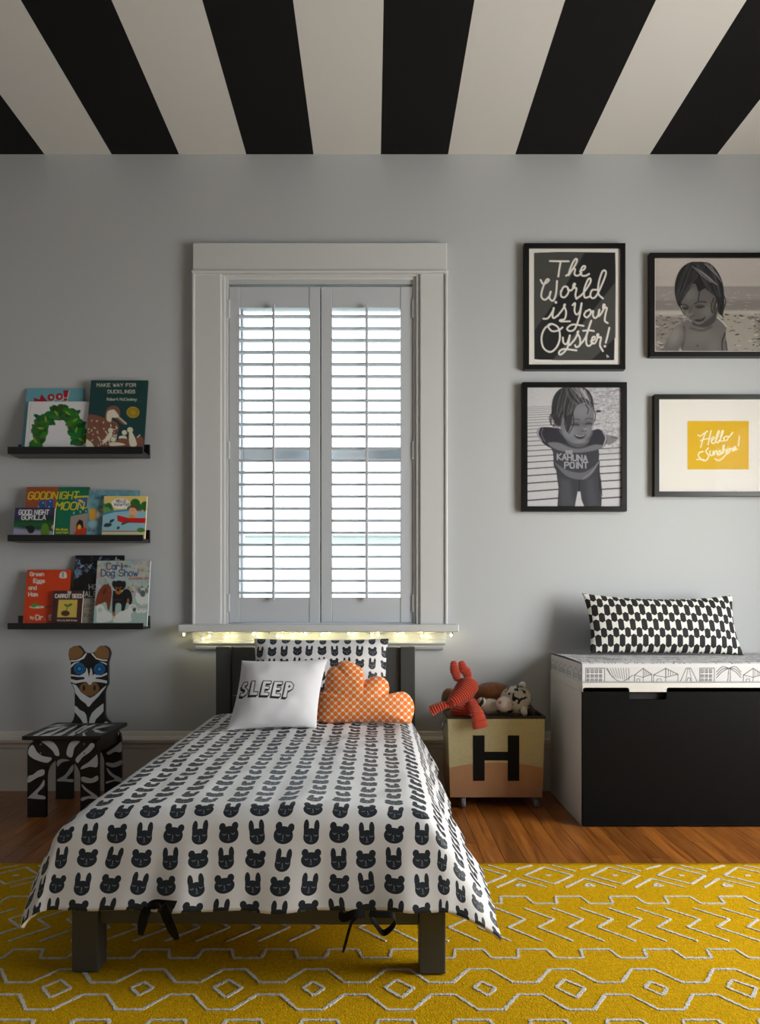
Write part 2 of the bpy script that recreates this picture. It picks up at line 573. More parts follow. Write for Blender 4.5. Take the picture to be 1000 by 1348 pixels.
    def text(s, t, x, y, h, w, col, wide=1.0, slant=0.0, a=1.0, gap=1.6, rise=0.0):
        """baseline-left at (x, y); h = cap height; w = stroke width"""
        u = h / 6.0
        cx = x
        for ch in t:
            if ch == ' ': cx += 3.2 * u * wide; continue
            g = FONT.get(ch)
            if g is None: continue
            mx = 0
            for st in g.split('|'):
                pts = []
                for tok in st.split():
                    gx, gy = int(tok[0]), int(tok[1]) - 2
                    mx = max(mx, gx)
                    pts.append((cx + gx * u * wide + slant * gy * u, y - gy * u - rise * (cx - x)))
                if len(pts) == 2 and pts[0] == pts[1]: pts[1] = (pts[0][0] + .01, pts[0][1])
                s.line(pts, w, col, a=a)
            cx += (mx + gap) * u * wide
        return s
    def grain(s, amt, sc, seed=0, rows=None):
        r = np.random.RandomState(seed)
        ny, nx = s.C.shape[:2]
        k = max(1, int(sc / s.px))
        n = r.randn(ny // k + 2, nx // k + 2)
        yy = np.arange(ny) / k; xx = np.arange(nx) / k
        yi, xi = yy.astype(int), xx.astype(int)
        fy, fx = (yy - yi)[:, None], (xx - xi)[None, :]
        g = (n[yi][:, xi] * (1 - fy) * (1 - fx) + n[yi + 1][:, xi] * fy * (1 - fx) + n[yi][:, xi + 1] * (1 - fy) * fx + n[yi + 1][:, xi + 1] * fy * fx)
        m = np.ones(s.gy.shape) if rows is None else np.clip((rows(s.X, s.Y)), 0, 1)
        s.C = np.clip(s.C + (g * amt * m)[..., None], 0, 1); return s
    def build(s, name, P, mat_, parent):
        """P(gx, gy) -> arrays x,y,z"""
        x, y, z = P(s.gx, s.gy)
        V = np.stack([np.broadcast_to(a, s.gx.shape).ravel() for a in (x, y, z)], 1)
        i = np.arange((s.ny - 1) * s.nx).reshape(s.ny - 1, s.nx)[:, :-1].ravel()
        Fc = np.stack([i, i + s.nx, i + s.nx + 1, i + 1], 1)
        return mesh(name, V, Fc.tolist(), mat_, parent, cols=lin(np.clip(s.C, 0, 1)).reshape(-1, 3))

# ================================================================== THE ROOM
XL, XR, YF, H = -2.6, 2.35, -5.2, 2.702
WALL = mat('grey_wall_paint', (0.715, 0.73, 0.745), 0.6, bump=0.12, bscale=350, bdist=0.0006)
TRIM = mat('white_trim_paint', (0.795, 0.803, 0.812), 0.35, bump=0.05, bscale=120, bdist=0.0005)
CREAM = mat('cream_trim_paint', (0.80, 0.785, 0.765), 0.38, bump=0.05, bscale=120, bdist=0.0005)
SHUT = mat('shutter_paint', (0.75, 0.77, 0.80), 0.4)  # cool tone of the backlit panels is put into the colour

def stripes_mat():
    m, nt, b = new_mat('striped_ceiling_paint')
    tc = nt.nodes.new('ShaderNodeTexCoord'); sp = nt.nodes.new('ShaderNodeSeparateXYZ')
    nt.links.new(tc.outputs['Object'], sp.inputs[0]); E.nt = nt
    x = E(sp.outputs[0])
    band = ((x - 0.0355) / 0.5716).fract() < 0.5005
    c = mixc(nt, band, (0.81, 0.805, 0.795), (0.035, 0.035, 0.038))
    nt.links.new(c, b.inputs['Base Color']); b.inputs['Roughness'].default_value = 0.75
    b.inputs['Specular IOR Level'].default_value = 0.25
    n = nt.nodes.new('ShaderNodeTexNoise'); n.inputs['Scale'].default_value = 60
    nt.links.new(tc.outputs['Object'], n.inputs['Vector'])
    bp = nt.nodes.new('ShaderNodeBump'); bp.inputs['Strength'].default_value = 0.1; bp.inputs['Distance'].default_value = 0.001
    nt.links.new(n.outputs['Fac'], bp.inputs['Height']); nt.links.new(bp.outputs['Normal'], b.inputs['Normal'])
    return m

# back wall with the window opening
WX0, WX1 = UX(300, 0.0), UX(545, 0.0)          # opening
WZ0, WZ1 = 0.700, UZ(374, 0.0)
bm = bmesh.new()
add_box(bm, XL - .2, WX0, 0, 0.2, -0.1, H + .1); add_box(bm, WX1, XR + .2, 0, 0.2, -0.1, H + .1)
add_box(bm, WX0, WX1, 0, 0.2, -0.1, WZ0); add_box(bm, WX0, WX1, 0, 0.2, WZ1, H + .1)
tag(bm_obj('wall_back', bm, WALL), kind='structure')
tag(box('wall_left', XL - .2, XL, YF, 0, -0.1, H + .1, WALL), kind='structure')
tag(box('wall_front', XL - .2, XR + .2, YF - .2, YF, -0.1, H + .1, WALL), kind='structure')
# right wall with one wide tall window, outside the frame
RW = [(-2.41, -0.91)]
RZ0, RZ1 = 0.30, 2.00
bm = bmesh.new()
ys = [0.0, RW[0][1], RW[0][0], YF]
for a, b_ in ((0, 1), (2, 3)):
    add_box(bm, XR, XR + .2, ys[b_], ys[a], -0.1, H + .1)
for y0, y1 in RW:
    add_box(bm, XR, XR + .2, y0, y1, -0.1, RZ0); add_box(bm, XR, XR + .2, y0, y1, RZ1, H + .1)
tag(bm_obj('wall_right', bm, WALL), kind='structure')
for i, (y0, y1) in enumerate(RW):
    w = thing('window_%d' % (i + 2), 'tall white sash window in the right-hand wall', None, (XR, (y0 + y1) / 2, RZ0), kind='structure')
    for a, b_ in ((y0 - .09, y0), (y1, y1 + .09)):
        box('casing', XR - .025, XR, a, b_, RZ0 - .09, RZ1 + .12, TRIM, w, .003)
    box('head_casing', XR - .03, XR, y0, y1, RZ1, RZ1 + .12, TRIM, w, .003)
    box('sill', XR - .08, XR + .16, y0 - .0, y1 + .0, RZ0 - .03, RZ0, TRIM, w, .003)
    for a, b_ in ((y0, y0 + .045), (y1 - .045, y1)):
        box('sash_stile', XR + .10, XR + .14, a, b_, RZ0, RZ1, TRIM, w)
    zm = (RZ0 + RZ1) / 2
    for z0_, z1_ in ((RZ0, RZ0 + .06), (zm - .02, zm + .02), (RZ1 - .05, RZ1)):
        box('sash_rail', XR + .10, XR + .14, y0 + .045, y1 - .045, z0_, z1_, TRIM, w)
    for z0_, z1_ in ((RZ0 + .06, zm - .02), (zm + .02, RZ1 - .05)):
        box('pane', XR + .118, XR + .122, y0 + .045, y1 - .045, z0_, z1_, glass_mat('warm_pane_glass', (0.99, 0.98, 0.96)), w)

tag(box('ceiling', XL - .2, XR + .2, YF - .2, 0.2, H, H + .12, stripes_mat()), kind='structure')

# ---------------------------------------------------------------- floor boards
def wood_mat():
    m, nt, b = new_mat('varnished_floor_wood')
    tc = nt.nodes.new('ShaderNodeTexCoord')
    oi = nt.nodes.new('ShaderNodeObjectInfo')
    geo = nt.nodes.new('ShaderNodeNewGeometry')
    mp = nt.nodes.new('ShaderNodeMapping'); mp.inputs['Scale'].default_value = (42, 2.6, 42)
    add = nt.nodes.new('ShaderNodeVectorMath'); add.operation = 'ADD'
    mul = nt.nodes.new('ShaderNodeVectorMath'); mul.operation = 'SCALE'; mul.inputs[3].default_value = 9.0
    cb = nt.nodes.new('ShaderNodeCombineXYZ')
    for i in range(3): nt.links.new(oi.outputs['Random'], cb.inputs[i])
    nt.links.new(cb.outputs[0], mul.inputs[0])
    nt.links.new(geo.outputs['Position'], add.inputs[0]); nt.links.new(mul.outputs[0], add.inputs[1])
    nt.links.new(add.outputs[0], mp.inputs['Vector'])
    n = nt.nodes.new('ShaderNodeTexNoise'); n.inputs['Scale'].default_value = 1.0; n.inputs['Detail'].default_value = 6; n.inputs['Distortion'].default_value = 1.4
    nt.links.new(mp.outputs[0], n.inputs['Vector'])
    r1 = nt.nodes.new('ShaderNodeValToRGB')
    r1.color_ramp.elements[0].position = 0.25; r1.color_ramp.elements[0].color = tuple(lin(h2c('6b3a1e'))) + (1,)
    r1.color_ramp.elements[1].position = 0.72; r1.color_ramp.elements[1].color = tuple(lin(h2c('b87640'))) + (1,)
    nt.links.new(n.outputs['Fac'], r1.inputs[0])
    r2 = nt.nodes.new('ShaderNodeMapRange'); r2.inputs['To Min'].default_value = 0.58; r2.inputs['To Max'].default_value = 1.02
    nt.links.new(oi.outputs['Random'], r2.inputs['Value'])
    hs = nt.nodes.new('ShaderNodeHueSaturation'); hs.inputs['Saturation'].default_value = 1.06
    nt.links.new(r1.outputs[0], hs.inputs['Color']); nt.links.new(r2.outputs[0], hs.inputs['Value'])
    nt.links.new(hs.outputs[0], b.inputs['Base Color'])
    b.inputs['Roughness'].default_value = 0.32
    b.inputs['Coat Weight'].default_value = 0.25; b.inputs['Coat Roughness'].default_value = 0.18
    bp = nt.nodes.new('ShaderNodeBump'); bp.inputs['Strength'].default_value = 0.12; bp.inputs['Distance'].default_value = 0.001
    nt.links.new(n.outputs['Fac'], bp.inputs['Height']); nt.links.new(bp.outputs['Normal'], b.inputs['Normal'])
    return m
WOOD = wood_mat()
floor = box('floor', XL - .2, XR + .2, YF - .2, 0.2, -0.12, -0.012, mat('subfloor', (0.09, 0.05, 0.03), 0.9))
tag(floor, kind='structure')
# one chamfered board, scaled to each length
def board_mesh():
    bm = bmesh.new(); add_box(bm, -.5, .5, -.5, .5, -1, 0)
    for v in bm.verts:
        if v.co.z > -.5: v.co.x *= 0.988; v.co.y *= 0.999
    bmesh.ops.recalc_face_normals(bm, faces=bm.faces[:])
    me = bpy.data.meshes.new('plank'); bm.to_mesh(me); bm.free(); me.materials.append(WOOD)
    return me
bmesh_board = board_mesh()
pw = 0.0655
x = XL
while x < XR - 1e-4:
    y = 0.0 + rng.uniform(0, .1)
    while y > YF:
        L = rng.uniform(0.7, 1.9)
        y0 = max(y - L, YF)
        ya = min(y, -0.001)
        if ya - y0 > .02:
            o = bpy.data.objects.new('plank', bmesh_board); COL.objects.link(o); o.parent = floor
            wd = min(pw, XR - x)
            o.location = (x + wd / 2, (ya + y0) / 2, 0.0)
            o.scale = (wd - 0.0008, ya - y0 - 0.0008, 0.012)
        y = y0
    x += pw

# ---------------------------------------------------------------- baseboards
BB = [(0, 0), (-.018, 0), (-.018, .006), (-.016, .178), (-.021, .184), (-.021, .197), (-.030, .205), (-.032, .218), (-.026, .226), (-.016, .232), (-.012, .246), (-.008, .250), (0, .250)]
tag(extrude_x('baseboard_back', BB, XL, XR, CREAM), kind='structure')
bm = bmesh.new()
def side_board(name, x, s):
    n = len(BB); bm = bmesh.new()
    a = [bm.verts.new((x - s * p[0], YF, p[1])) for p in BB]; b_ = [bm.verts.new((x - s * p[0], -.033, p[1])) for p in BB]
    for i in range(n): bm.faces.new([a[i], a[(i + 1) % n], b_[(i + 1) % n], b_[i]])
    bm.faces.new(a); bm.faces.new(b_[::-1])
    tag(bm_obj(name, bm, CREAM), kind='structure')
side_board('baseboard_left', XL, 1); side_board('baseboard_right', XR, -1)

# ---------------------------------------------------------------- the window with its white casing
w1 = thing('window_1', 'white cased sash window with louvred shutters above the bed', None, (-0.213, 0, WZ0), kind='structure')
yc = -0.026
cz0, cz1 = UZ(822, yc), UZ(357, yc)
for a, b_ in ((254, 291), (552.5, 587)):
    box('casing', UX(a, yc), UX(b_, yc), yc, 0, cz0 - .01, cz1, TRIM, w1, .004)
box('outer_bead', UX(252.5, -.03), UX(256, -.03), -.032, 0, cz0 - .01, cz1 - .004, TRIM, w1, .003)
box('outer_bead', UX(585.5, -.03), UX(589, -.03), -.032, 0, cz0 - .01, cz1 - .004, TRIM, w1, .003)
box('head_casing', UX(253.5, -.032), UX(588, -.032), -.032, 0, UZ(357, -.032), UZ(319.5, -.032), TRIM, w1, .003)
box('head_bead', UX(251.5, -.042), UX(590, -.042), -.042, 0, UZ(358.5, -.042), UZ(355, -.042), TRIM, w1, .004)
# stepped inner frame round the shutters
def ring(name, px0, px1, py0, py1, t, y0, y1, m, par):
    x0, z1 = U(px0, py0, y0); x1, z0 = U(px1, py1, y0)
    t0 = t * (CAM_D + y0) / F
    for a, b_, c, d in ((x0, x0 + t0, z0, z1), (x1 - t0, x1, z0, z1), (x0 + t0, x1 - t0, z1 - t0, z1)):
        box(name, a, b_, y0, y1, c, d, m, par, .002)
ring('inner_moulding', 291, 552.5, 358.5, 822, 4.8, -.018, .0, TRIM, w1)
ring('stop_moulding', 295.6, 548.2, 363.5, 822, 4.6, -.008, .03, TRIM, w1)
for a, b_ in ((WX0 - .001, WX0 + .004), (WX1 - .004, WX1 + .001)):
    box('jamb', a, b_, 0.03, .199, WZ0, WZ1, TRIM, w1)
box('head_jamb', WX0, WX1, 0.03, .199, WZ1 - .004, WZ1, TRIM, w1)
# sill and apron with its mouldings
ys_ = -0.092
box('sill', UX(234, ys_), UX(604, ys_), ys_, 0.2, UZ(832, ys_), UZ(822.3, ys_), TRIM, w1, .004)
az = [UZ(832, -.02), UZ(842, -.022), UZ(849.5, -.034), UZ(856, -.022)]
extrude_x('apron', [(0, az[0]), (-.020, az[0]), (-.020, az[1]), (0, az[1])], UX(253, -.02), UX(587, -.02), TRIM, w1)
extrude_x('apron_moulding', [(0, az[1]), (-.024, az[1]), (-.036, az[1] - .006), (-.038, az[1] - .014), (-.030, az[2]), (0, az[2])], UX(254, -.036), UX(586, -.036), TRIM, w1)
extrude_x('apron_moulding', [(0, az[2]), (-.024, az[2]), (-.027, az[2] - .006), (-.022, az[2] - .015), (-.012, az[3]), (0, az[3])], UX(257, -.026), UX(583, -.026), TRIM, w1)
# sashes behind the shutters
sy0, sy1 = .085, .125
sx0, sx1 = WX0 + .004, WX1 - .004
mr0, mr1 = UZ(606, sy0), UZ(591, sy0)
for a, b_ in ((sx0, UX(320, sy0)), (UX(531, sy0), sx1)):
    box('sash_stile', a, b_, sy0, sy1, WZ0, WZ1, TRIM, w1, .004)
box('meeting_rail', UX(320, sy0), UX(531, sy0), sy0, sy1, mr0, mr1, TRIM, w1, .003)
box('bottom_rail', UX(320, sy0), UX(531, sy0), sy0, sy1, WZ0, WZ0 + .09, TRIM, w1, .003)
box('top_rail', UX(320, sy0), UX(531, sy0), sy0, sy1, WZ1 - .07, WZ1, TRIM, w1, .003)
for a, b_ in ((WZ0 + .09, mr0), (mr1, WZ1 - .07)):
    box('pane', UX(320, sy0), UX(531, sy0), .103, .106, a, b_, glass_mat(), w1)

# ---------------------------------------------------------------- plantation shutters
SY0, SY1 = -0.002, 0.026
LOUV = [417 + 15.78 * k for k in range(24)]
def shutter(label, px0, px1, o0, o1, rod, hinge_px, inner):
    x0, x1 = UX(px0, SY0), UX(px1, SY0); a0, a1 = UX(o0, SY0), UX(o1, SY0)
    z1, z0 = UZ(377.5, SY0), UZ(819.5, SY0)
    zt, zb = UZ(404.5, SY0), UZ(786.5, SY0)
    t = thing('plantation_shutter', label, 'shutter', ((x0 + x1) / 2, 0.012, z0), 'plantation shutters in the window')
    box('stile', x0, a0, SY0, SY1, z0, z1, SHUT, t, .002)
    box('stile', a1, x1, SY0, SY1, z0, z1, SHUT, t, .002)
    box('rail', a0, a1, SY0 + .002, SY1 - .002, zt, z1, SHUT, t, .002)
    box('rail', a0, a1, SY0 + .002, SY1 - .002, z0, zb, SHUT, t, .002)
    # one elliptical louver, shared
    cy = (SY0 + SY1) / 2 + .004
    n = 12; prof = []
    for k in range(n):
        an = 2 * math.pi * k / n
        py_, pz_ = 0.0225 * math.cos(an), 0.0065 * math.sin(an)
        tl = R(5)
        prof.append((py_ * math.cos(tl) - pz_ * math.sin(tl), py_ * math.sin(tl) + pz_ * math.cos(tl)))
    V, Fc = [], []
    for xx in (a0 + .001, a1 - .001):
        V += [(xx - (a0 + a1) / 2, p[0], p[1]) for p in prof]
    for k in range(n): Fc.append((k, (k + 1) % n, n + (k + 1) % n, n + k))
    Fc.append(tuple(range(n))[::-1]); Fc.append(tuple(range(n, 2 * n)))
    me = bpy.data.meshes.new('louver'); me.from_pydata(V, [], Fc); me.materials.append(SHUT); me.update()
    bm = bmesh.new(); bm.from_mesh(me); bmesh.ops.recalc_face_normals(bm, faces=bm.faces[:]); bm.to_mesh(me); bm.free()
    for py in LOUV:
        o = bpy.data.objects.new('louver', me); COL.objects.link(o); o.parent = t
        o.location = Vector(((a0 + a1) / 2, cy, UZ(py, cy))) - t.location
    if inner:
        box('rebate_strip', x1 - .006, x1 + .008, SY1 + .0005, SY1 + .008, z0, z1, SHUT, t, .001)
    rx = UX(rod, -.018)
    box('tilt_rod', rx - .0055, rx + .0055, -.024, -.012, UZ(791, -.018), UZ(400.5, -.018), SHUT, t, .002)
    for py in (407, 593, 794):
        hx = UX(hinge_px, -.006)
        box('hinge', hx - .005, hx + .005, -.009, .003, UZ(py + 12, 0), UZ(py - 12, 0), SHUT, t, .002)
    return t
shutter('white plantation shutter panel, left of the two in the window', 301.2, 421.2, 315, 407, 360, 300.5, True)
shutter('white plantation shutter panel, right of the two in the window', 422.4, 543.3, 437, 527, 482.5, 543.8, False)

# ---------------------------------------------------------------- outdoors
GR = mat('outdoor_ground', (0.46, 0.48, 0.42), 0.9, var=.2, vscale=1.5)
tag(box('ground', -30, 30, 0.3, 40, -1.2, -1.0, GR), 'pale ground outside the window', 'ground', kind='structure')
tag(box('ground', 2.3, 30, -30, 0.3, -1.2, -1.0, GR), 'pale ground outside the right-hand windows', 'ground', kind='structure')
nb = thing('neighbour_house', 'pale clapboard house seen through the lower shutters', 'house', (-.2, 5.2, -1.0))
SID = mat('white_clapboard', (0.90, 0.91, 0.90), 0.6)
box('wall', -4.2, 3.8, 5.3, 7.5, -1.0, 1.52, SID, nb)
for k in range(14):
    z0 = -1.0 + k * .18
    extrude_x('clapboard', [(5.3, z0), (5.268, z0), (5.288, z0 + .19), (5.3, z0 + .19)], -4.2, 3.8, SID, nb)
# hipped roof edge
extrude_x('roof', [(5.0, 1.50), (7.8, 1.50), (6.4, 2.1)], -4.5, 4.1, mat('pale_roof', (0.72, 0.73, 0.75), .8), nb)

# ================================================================== RUG
RUGM = mat('yellow_wool', (0.775, 0.605, 0.055), 0.95, spec=0.05, bump=0.9, bscale=260, bdist=0.004, var=.42, vscale=110)
PATM = mat('grey_white_wool', (0.80, 0.79, 0.77), 0.95, spec=0.1, bump=0.8, bscale=300, bdist=0.003, var=.15, vscale=160)
RX0, RX1, RY0, RY1 = -1.62, 1.66, -2.95, -0.874
rug = thing('rug', 'yellow woven wool rug with pale zigzag and diamond lines under the bed', 'rug', ((RX0 + RX1) / 2, (RY0 + RY1) / 2, 0))
def rug_body():
    nx, ny = 150, 90
    V, Fc = [], []
    for j in range(ny + 1):
        for i in range(nx + 1):
            xx = RX0 + (RX1 - RX0) * i / nx; yy = RY0 + (RY1 - RY0) * j / ny
            e = 0.006 * mnoise.noise(Vector((xx * 2, yy * 2, 0)))
            if j == ny: yy += .004 * mnoise.noise(Vector((xx * 6, 1, 0)))
            V.append((xx, yy, 0.0085 + 0.0006 * mnoise.noise(Vector((xx * 9, yy * 9, 3)))))
    n = len(V)
    for j in range(ny):
        for i in range(nx):
            a = j * (nx + 1) + i
            Fc.append((a, a + 1, a + nx + 2, a + nx + 1))
    rim = [i for i in range(nx + 1)] + [j * (nx + 1) + nx for j in range(1, ny + 1)] + [ny * (nx + 1) + i for i in range(nx - 1, -1, -1)] + [j * (nx + 1) for j in range(ny - 1, 0, -1)]
    for k in rim: V.append((V[k][0], V[k][1], 0.0006))
    for k in range(len(rim)):
        k2 = (k + 1) % len(rim)
        Fc.append((rim[k2], rim[k], n + k, n + k2))
    return mesh('rug_body', V, Fc, RUGM, rug, True)
rug_body()
PV, PF = [], []
def stitch(pts, w=0.0075):
    """a woven line: a row of small slanted wool stitches"""
    for (ax, ay), (bx, by) in zip(pts[:-1], pts[1:]):
        L = math.hypot(bx - ax, by - ay)
        n = max(1, int(L / 0.0052))
        tx, ty = (bx - ax) / L, (by - ay) / L
        for k in range(n):
            t = (k + .5) / n
            cx_, cy_ = ax + (bx - ax) * t, ay + (by - ay) * t
            hw = w * rng.uniform(.32, .68); hl = 0.0031
            sk = rng.uniform(-.0012, .0012)
            b = len(PV)
            q = []
            for a_, c_ in ((-hl, -hw), (hl, -hw), (hl, hw), (-hl, hw)):
                q.append((cx_ + tx * (a_ + sk * c_ / hw) - ty * c_, cy_ + ty * (a_ + sk * c_ / hw) + tx * c_))
            zt = 0.0098 + rng.uniform(0, .0006)
            PV.extend([(p[0], p[1], 0.0075) for p in q])
            ins = [(cx_ + (p[0] - cx_) * .82, cy_ + (p[1] - cy_) * .82, zt) for p in q]
            PV.extend(ins)
            PF.append((b + 4, b + 5, b + 6, b + 7))
            for i in range(4):
                j = (i + 1) % 4
                PF.append((b + i, b + j, b + 4 + j, b + 4 + i))
def RY(py): return CAM_Z * F / (py - HY) - CAM_D      # floor row of the photo -> y
def row_range(p): return range(int(RX0 / p) - 1, int(RX1 / p) + 2)
def clipx(pts): return all(RX0 + .01 < p[0] < RX1 - .01 and RY0 + .01 < p[1] < RY1 - .008 for p in pts)
def sp(pts, w=.0075):
    if clipx(pts): stitch(pts, w)
def meander(y0, y1, per, off):
    for k in row_range(per):
        x = k * per + off
        sp([(x, y1), (x + per * .46, y1)]); sp([(x + per * .46, y1), (x + per * .54, y0)])
        sp([(x + per * .54, y0), (x + per * .96, y0)]); sp([(x + per * .96, y0), (x + per, y1)])
def chevrons(y0, y1, per, off, split):
    ym = (y0 + y1) / 2; h = (y1 - y0)
    for k in row_range(per):
        x = k * per + off
        s = 1 if x > split else -1
        sp([(x, y1), (x + s * .062, ym + h * .14)]); sp([(x + s * .062, ym + h * .14), (x + s * .012, ym - h * .10)]); sp([(x + s * .012, ym - h * .10), (x + s * .078, y0)])
def hexes(yc_, hh, per, off):
    gap, big = hh * .30, hh
    for k in row_range(per):
        x = k * per + off
        for s in (1, -1):
            sp([(x - per * .5, yc_ + s * gap), (x - per * .36, yc_ + s * gap)]); sp([(x - per * .36, yc_ + s * gap), (x - per * .14, yc_ + s * big)])
            sp([(x - per * .14, yc_ + s * big), (x + per * .14, yc_ + s * big)]); sp([(x + per * .14, yc_ + s * big), (x + per * .36, yc_ + s * gap)])
            sp([(x + per * .36, yc_ + s * gap), (x + per * .5, yc_ + s * gap)])
        r = .030 if k % 2 else .023
        P = [(x - r, yc_ + .004), (x - r * .15, yc_ + r * 1.15), (x + r, yc_ + .002), (x + r * .1, yc_ - r * 1.15)]
        for i in range(4): sp([P[i], P[(i + 1) % 4]])
def diamonds(yc_, hh, per, off):
    for k in row_range(per):
        x = k * per + off
        a = per * .36
        P = [(x - a, yc_), (x, yc_ + hh * .82), (x + a, yc_), (x, yc_ - hh * .82)]
        for i in range(4): sp([P[i], P[(i + 1) % 4]])
        sp([(x - .008, yc_), (x + .008, yc_)], .010)
        xm = x + per / 2
        # zigzag arms between the diamonds
        sp([(xm - a * .95, yc_ + hh * 1.02), (xm - .01, yc_ + hh * .42)]); sp([(xm + a * .95, yc_ + hh * 1.02), (xm + .01, yc_ + hh * .62)])
        sp([(xm - a, yc_ - hh * 1.12), (xm, yc_ - hh * .30)]); sp([(xm, yc_ - hh * .30), (xm + a, yc_ - hh * 1.12)])
        sp([(xm - .014, yc_ - hh * 1.0), (xm, yc_ - hh * .78)]); sp([(xm + .014, yc_ - hh * 1.0), (xm, yc_ - hh * .78)]); sp([(xm - .014, yc_ - hh * 1.0), (xm + .014, yc_ - hh * 1.0)])
diamonds(RY(1156.5), .078, .194, UX(721.5, RY(1156.5)))
meander(RY(1194), RY(1184.5), .148, UX(661, RY(1190)))
chevrons(RY(1244), RY(1200), .0735, UX(661, RY(1222)), -.05)
meander(RY(1266.5), RY(1255), .145, UX(600, RY(1262)))
hexes(RY(1307), .078, .178, UX(638, RY(1307)))
meander(RY(1364), RY(1349), .146, UX(600, RY(1360)))
chevrons(RY(1440), RY(1384), .0735, UX(661, RY(1410)), -.05)
meander(RY(1505), RY(1480), .146, .02)
diamonds(RY(1620), .078, .194, .05)
mesh('woven_lines', PV, PF, PATM, rug)['kind'] = 'stuff'

# ================================================================== BED
BEDM = mat('charcoal_bed_paint', (0.262, 0.272, 0.272), 0.42, bump=.06, bscale=90, bdist=.0006, stretch=(1, 1, 4))
ROTB = -math.atan2(.0155, 1.4)
bed = thing('toddler_bed', 'low charcoal-painted wooden bed standing below the window', 'bed', (-0.2305, -0.12, 0))
# local frame: straight bed, then turned a touch
bx0, bx1 = -0.634, 0.173
hy0, hy1 = -0.15, -0.096                       # head posts
fy0, fy1 = -1.53, -1.475                       # foot posts
zr0, zr1 = 0.112, 0.198
zh = UZ(851.5, hy0)
for a in (bx0, bx1 - .060):
    box('headboard_post', a, a + .060, hy0, hy1, 0, zh, BEDM, bed, .003)
zs = UZ(916, -.13)
box('headboard_panel', bx0 + .060, bx1 - .060, -.137, -.112, zs + .002, zh - .003, BEDM, bed, .002)
box('headboard_panel', bx0 + .060, bx1 - .060, -.137, -.112, .20, zs - .002, BEDM, bed, .002)
for a in (bx0, bx1 - .057):
    box('leg', a, a + .057, fy0, fy1, 0.0105, zr1, BEDM, bed, .003)
box('side_rail', bx0 + .010, bx0 + .034, fy1, hy0, zr0, zr1, BEDM, bed, .002)
box('side_rail', bx1 - .034, bx1 - .010, fy1, hy0, zr0, zr1, BEDM, bed, .002)
box('foot_rail', bx0 + .057, bx1 - .057, fy0 + .010, fy1 - .010, zr0, zr1, BEDM, bed, .002)
for k in range(12):
    y = hy0 - .08 - k * .105
    box('slat', bx0 + .034, bx1 - .034, y - .03, y + .03, zr0 + .055, zr0 + .073, mat('pine_slat', (.75, .62, .45), .6), bed)
bed.rotation_euler = (0, 0, ROTB)
mt_ = box('mattress', bx0 + .036, bx1 - .036, fy1 - .002, -.139, zr0 + .0735, .300, mat('white_ticking', (.85, .85, .84), .8), None, .03, 4, origin=bed.location)
mt_.rotation_euler = (0, 0, ROTB)
tag(mt_, 'thin white mattress covered by the animal-face duvet', 'mattress')

# ---------------------------------------------------------------- duvet
def fold(e, Rr, phi):
    """distance e past the start of the bend -> (outward, drop)"""
    if e <= 0: return e, 0.0
    th = min(e / Rr, phi)
    o, d = Rr * math.sin(th), Rr * (1 - math.cos(th))
    r = e - Rr * phi
    if r > 0:
        o += r * math.cos(phi); d += r * math.sin(phi)
    return o, d
def duvet_pt(s, t, off=0.0):
    """s: metres across from the middle (left negative), t: metres from the head edge"""
    TL, TR_, TF = 0.362, 0.325, 1.268
    tt = t / 1.40
    phiL = R(60 + 8 * max(0, (tt - .4))); phiR = R(62 - 14 * max(0, (tt - .5)) * 1.6)
    if s < 0:
        o, dx = fold(-s - TL, .085, phiL); x = -TL - o
    else:
        o, dx = fold(s - TR_, .085, phiR); x = TR_ + o
    o, dy = fold(t - TF, .075, R(67)); y = TF + o
    # crown, plump edges
    p = 2.6
    drop = (max(dx, 0) ** p + max(dy, 0) ** p) ** (1 / p)
    z = 0.352 - drop
    flat = max(0.0, 1 - drop / .05)
    z += flat * (0.012 * math.cos(min(1, abs(s) / .42) * math.pi / 2) + .006 * mnoise.noise(Vector((s * 5, t * 4, 0))))
    z += flat * .004 * mnoise.noise(Vector((s * 16, t * 9, 5)))
    # folds of the hanging cloth
    if dy > .01:
        k = min(1, dy / .18)
        y += k * (.004 * math.sin(s * 21 + 2.2 * math.sin(s * 9)) + .010 * mnoise.noise(Vector((s * 14, t * 3, 2))))
        z += k * .008 * mnoise.noise(Vector((s * 9, 0, 7)))
    if dx > .01:
        k = min(1, dx / .18)
        x += (-1 if s < 0 else 1) * k * (.008 * math.sin(t * 17 + 1.5 * math.sin(t * 7)) + .008 * mnoise.noise(Vector((s * 3, t * 11, 4))))
        z += k * .006 * mnoise.noise(Vector((0, t * 8, 9)))
    return Vector((x, -0.20 - y, z))
SL, SR, TT = -0.560, 0.600, 1.502
DCX = -0.235
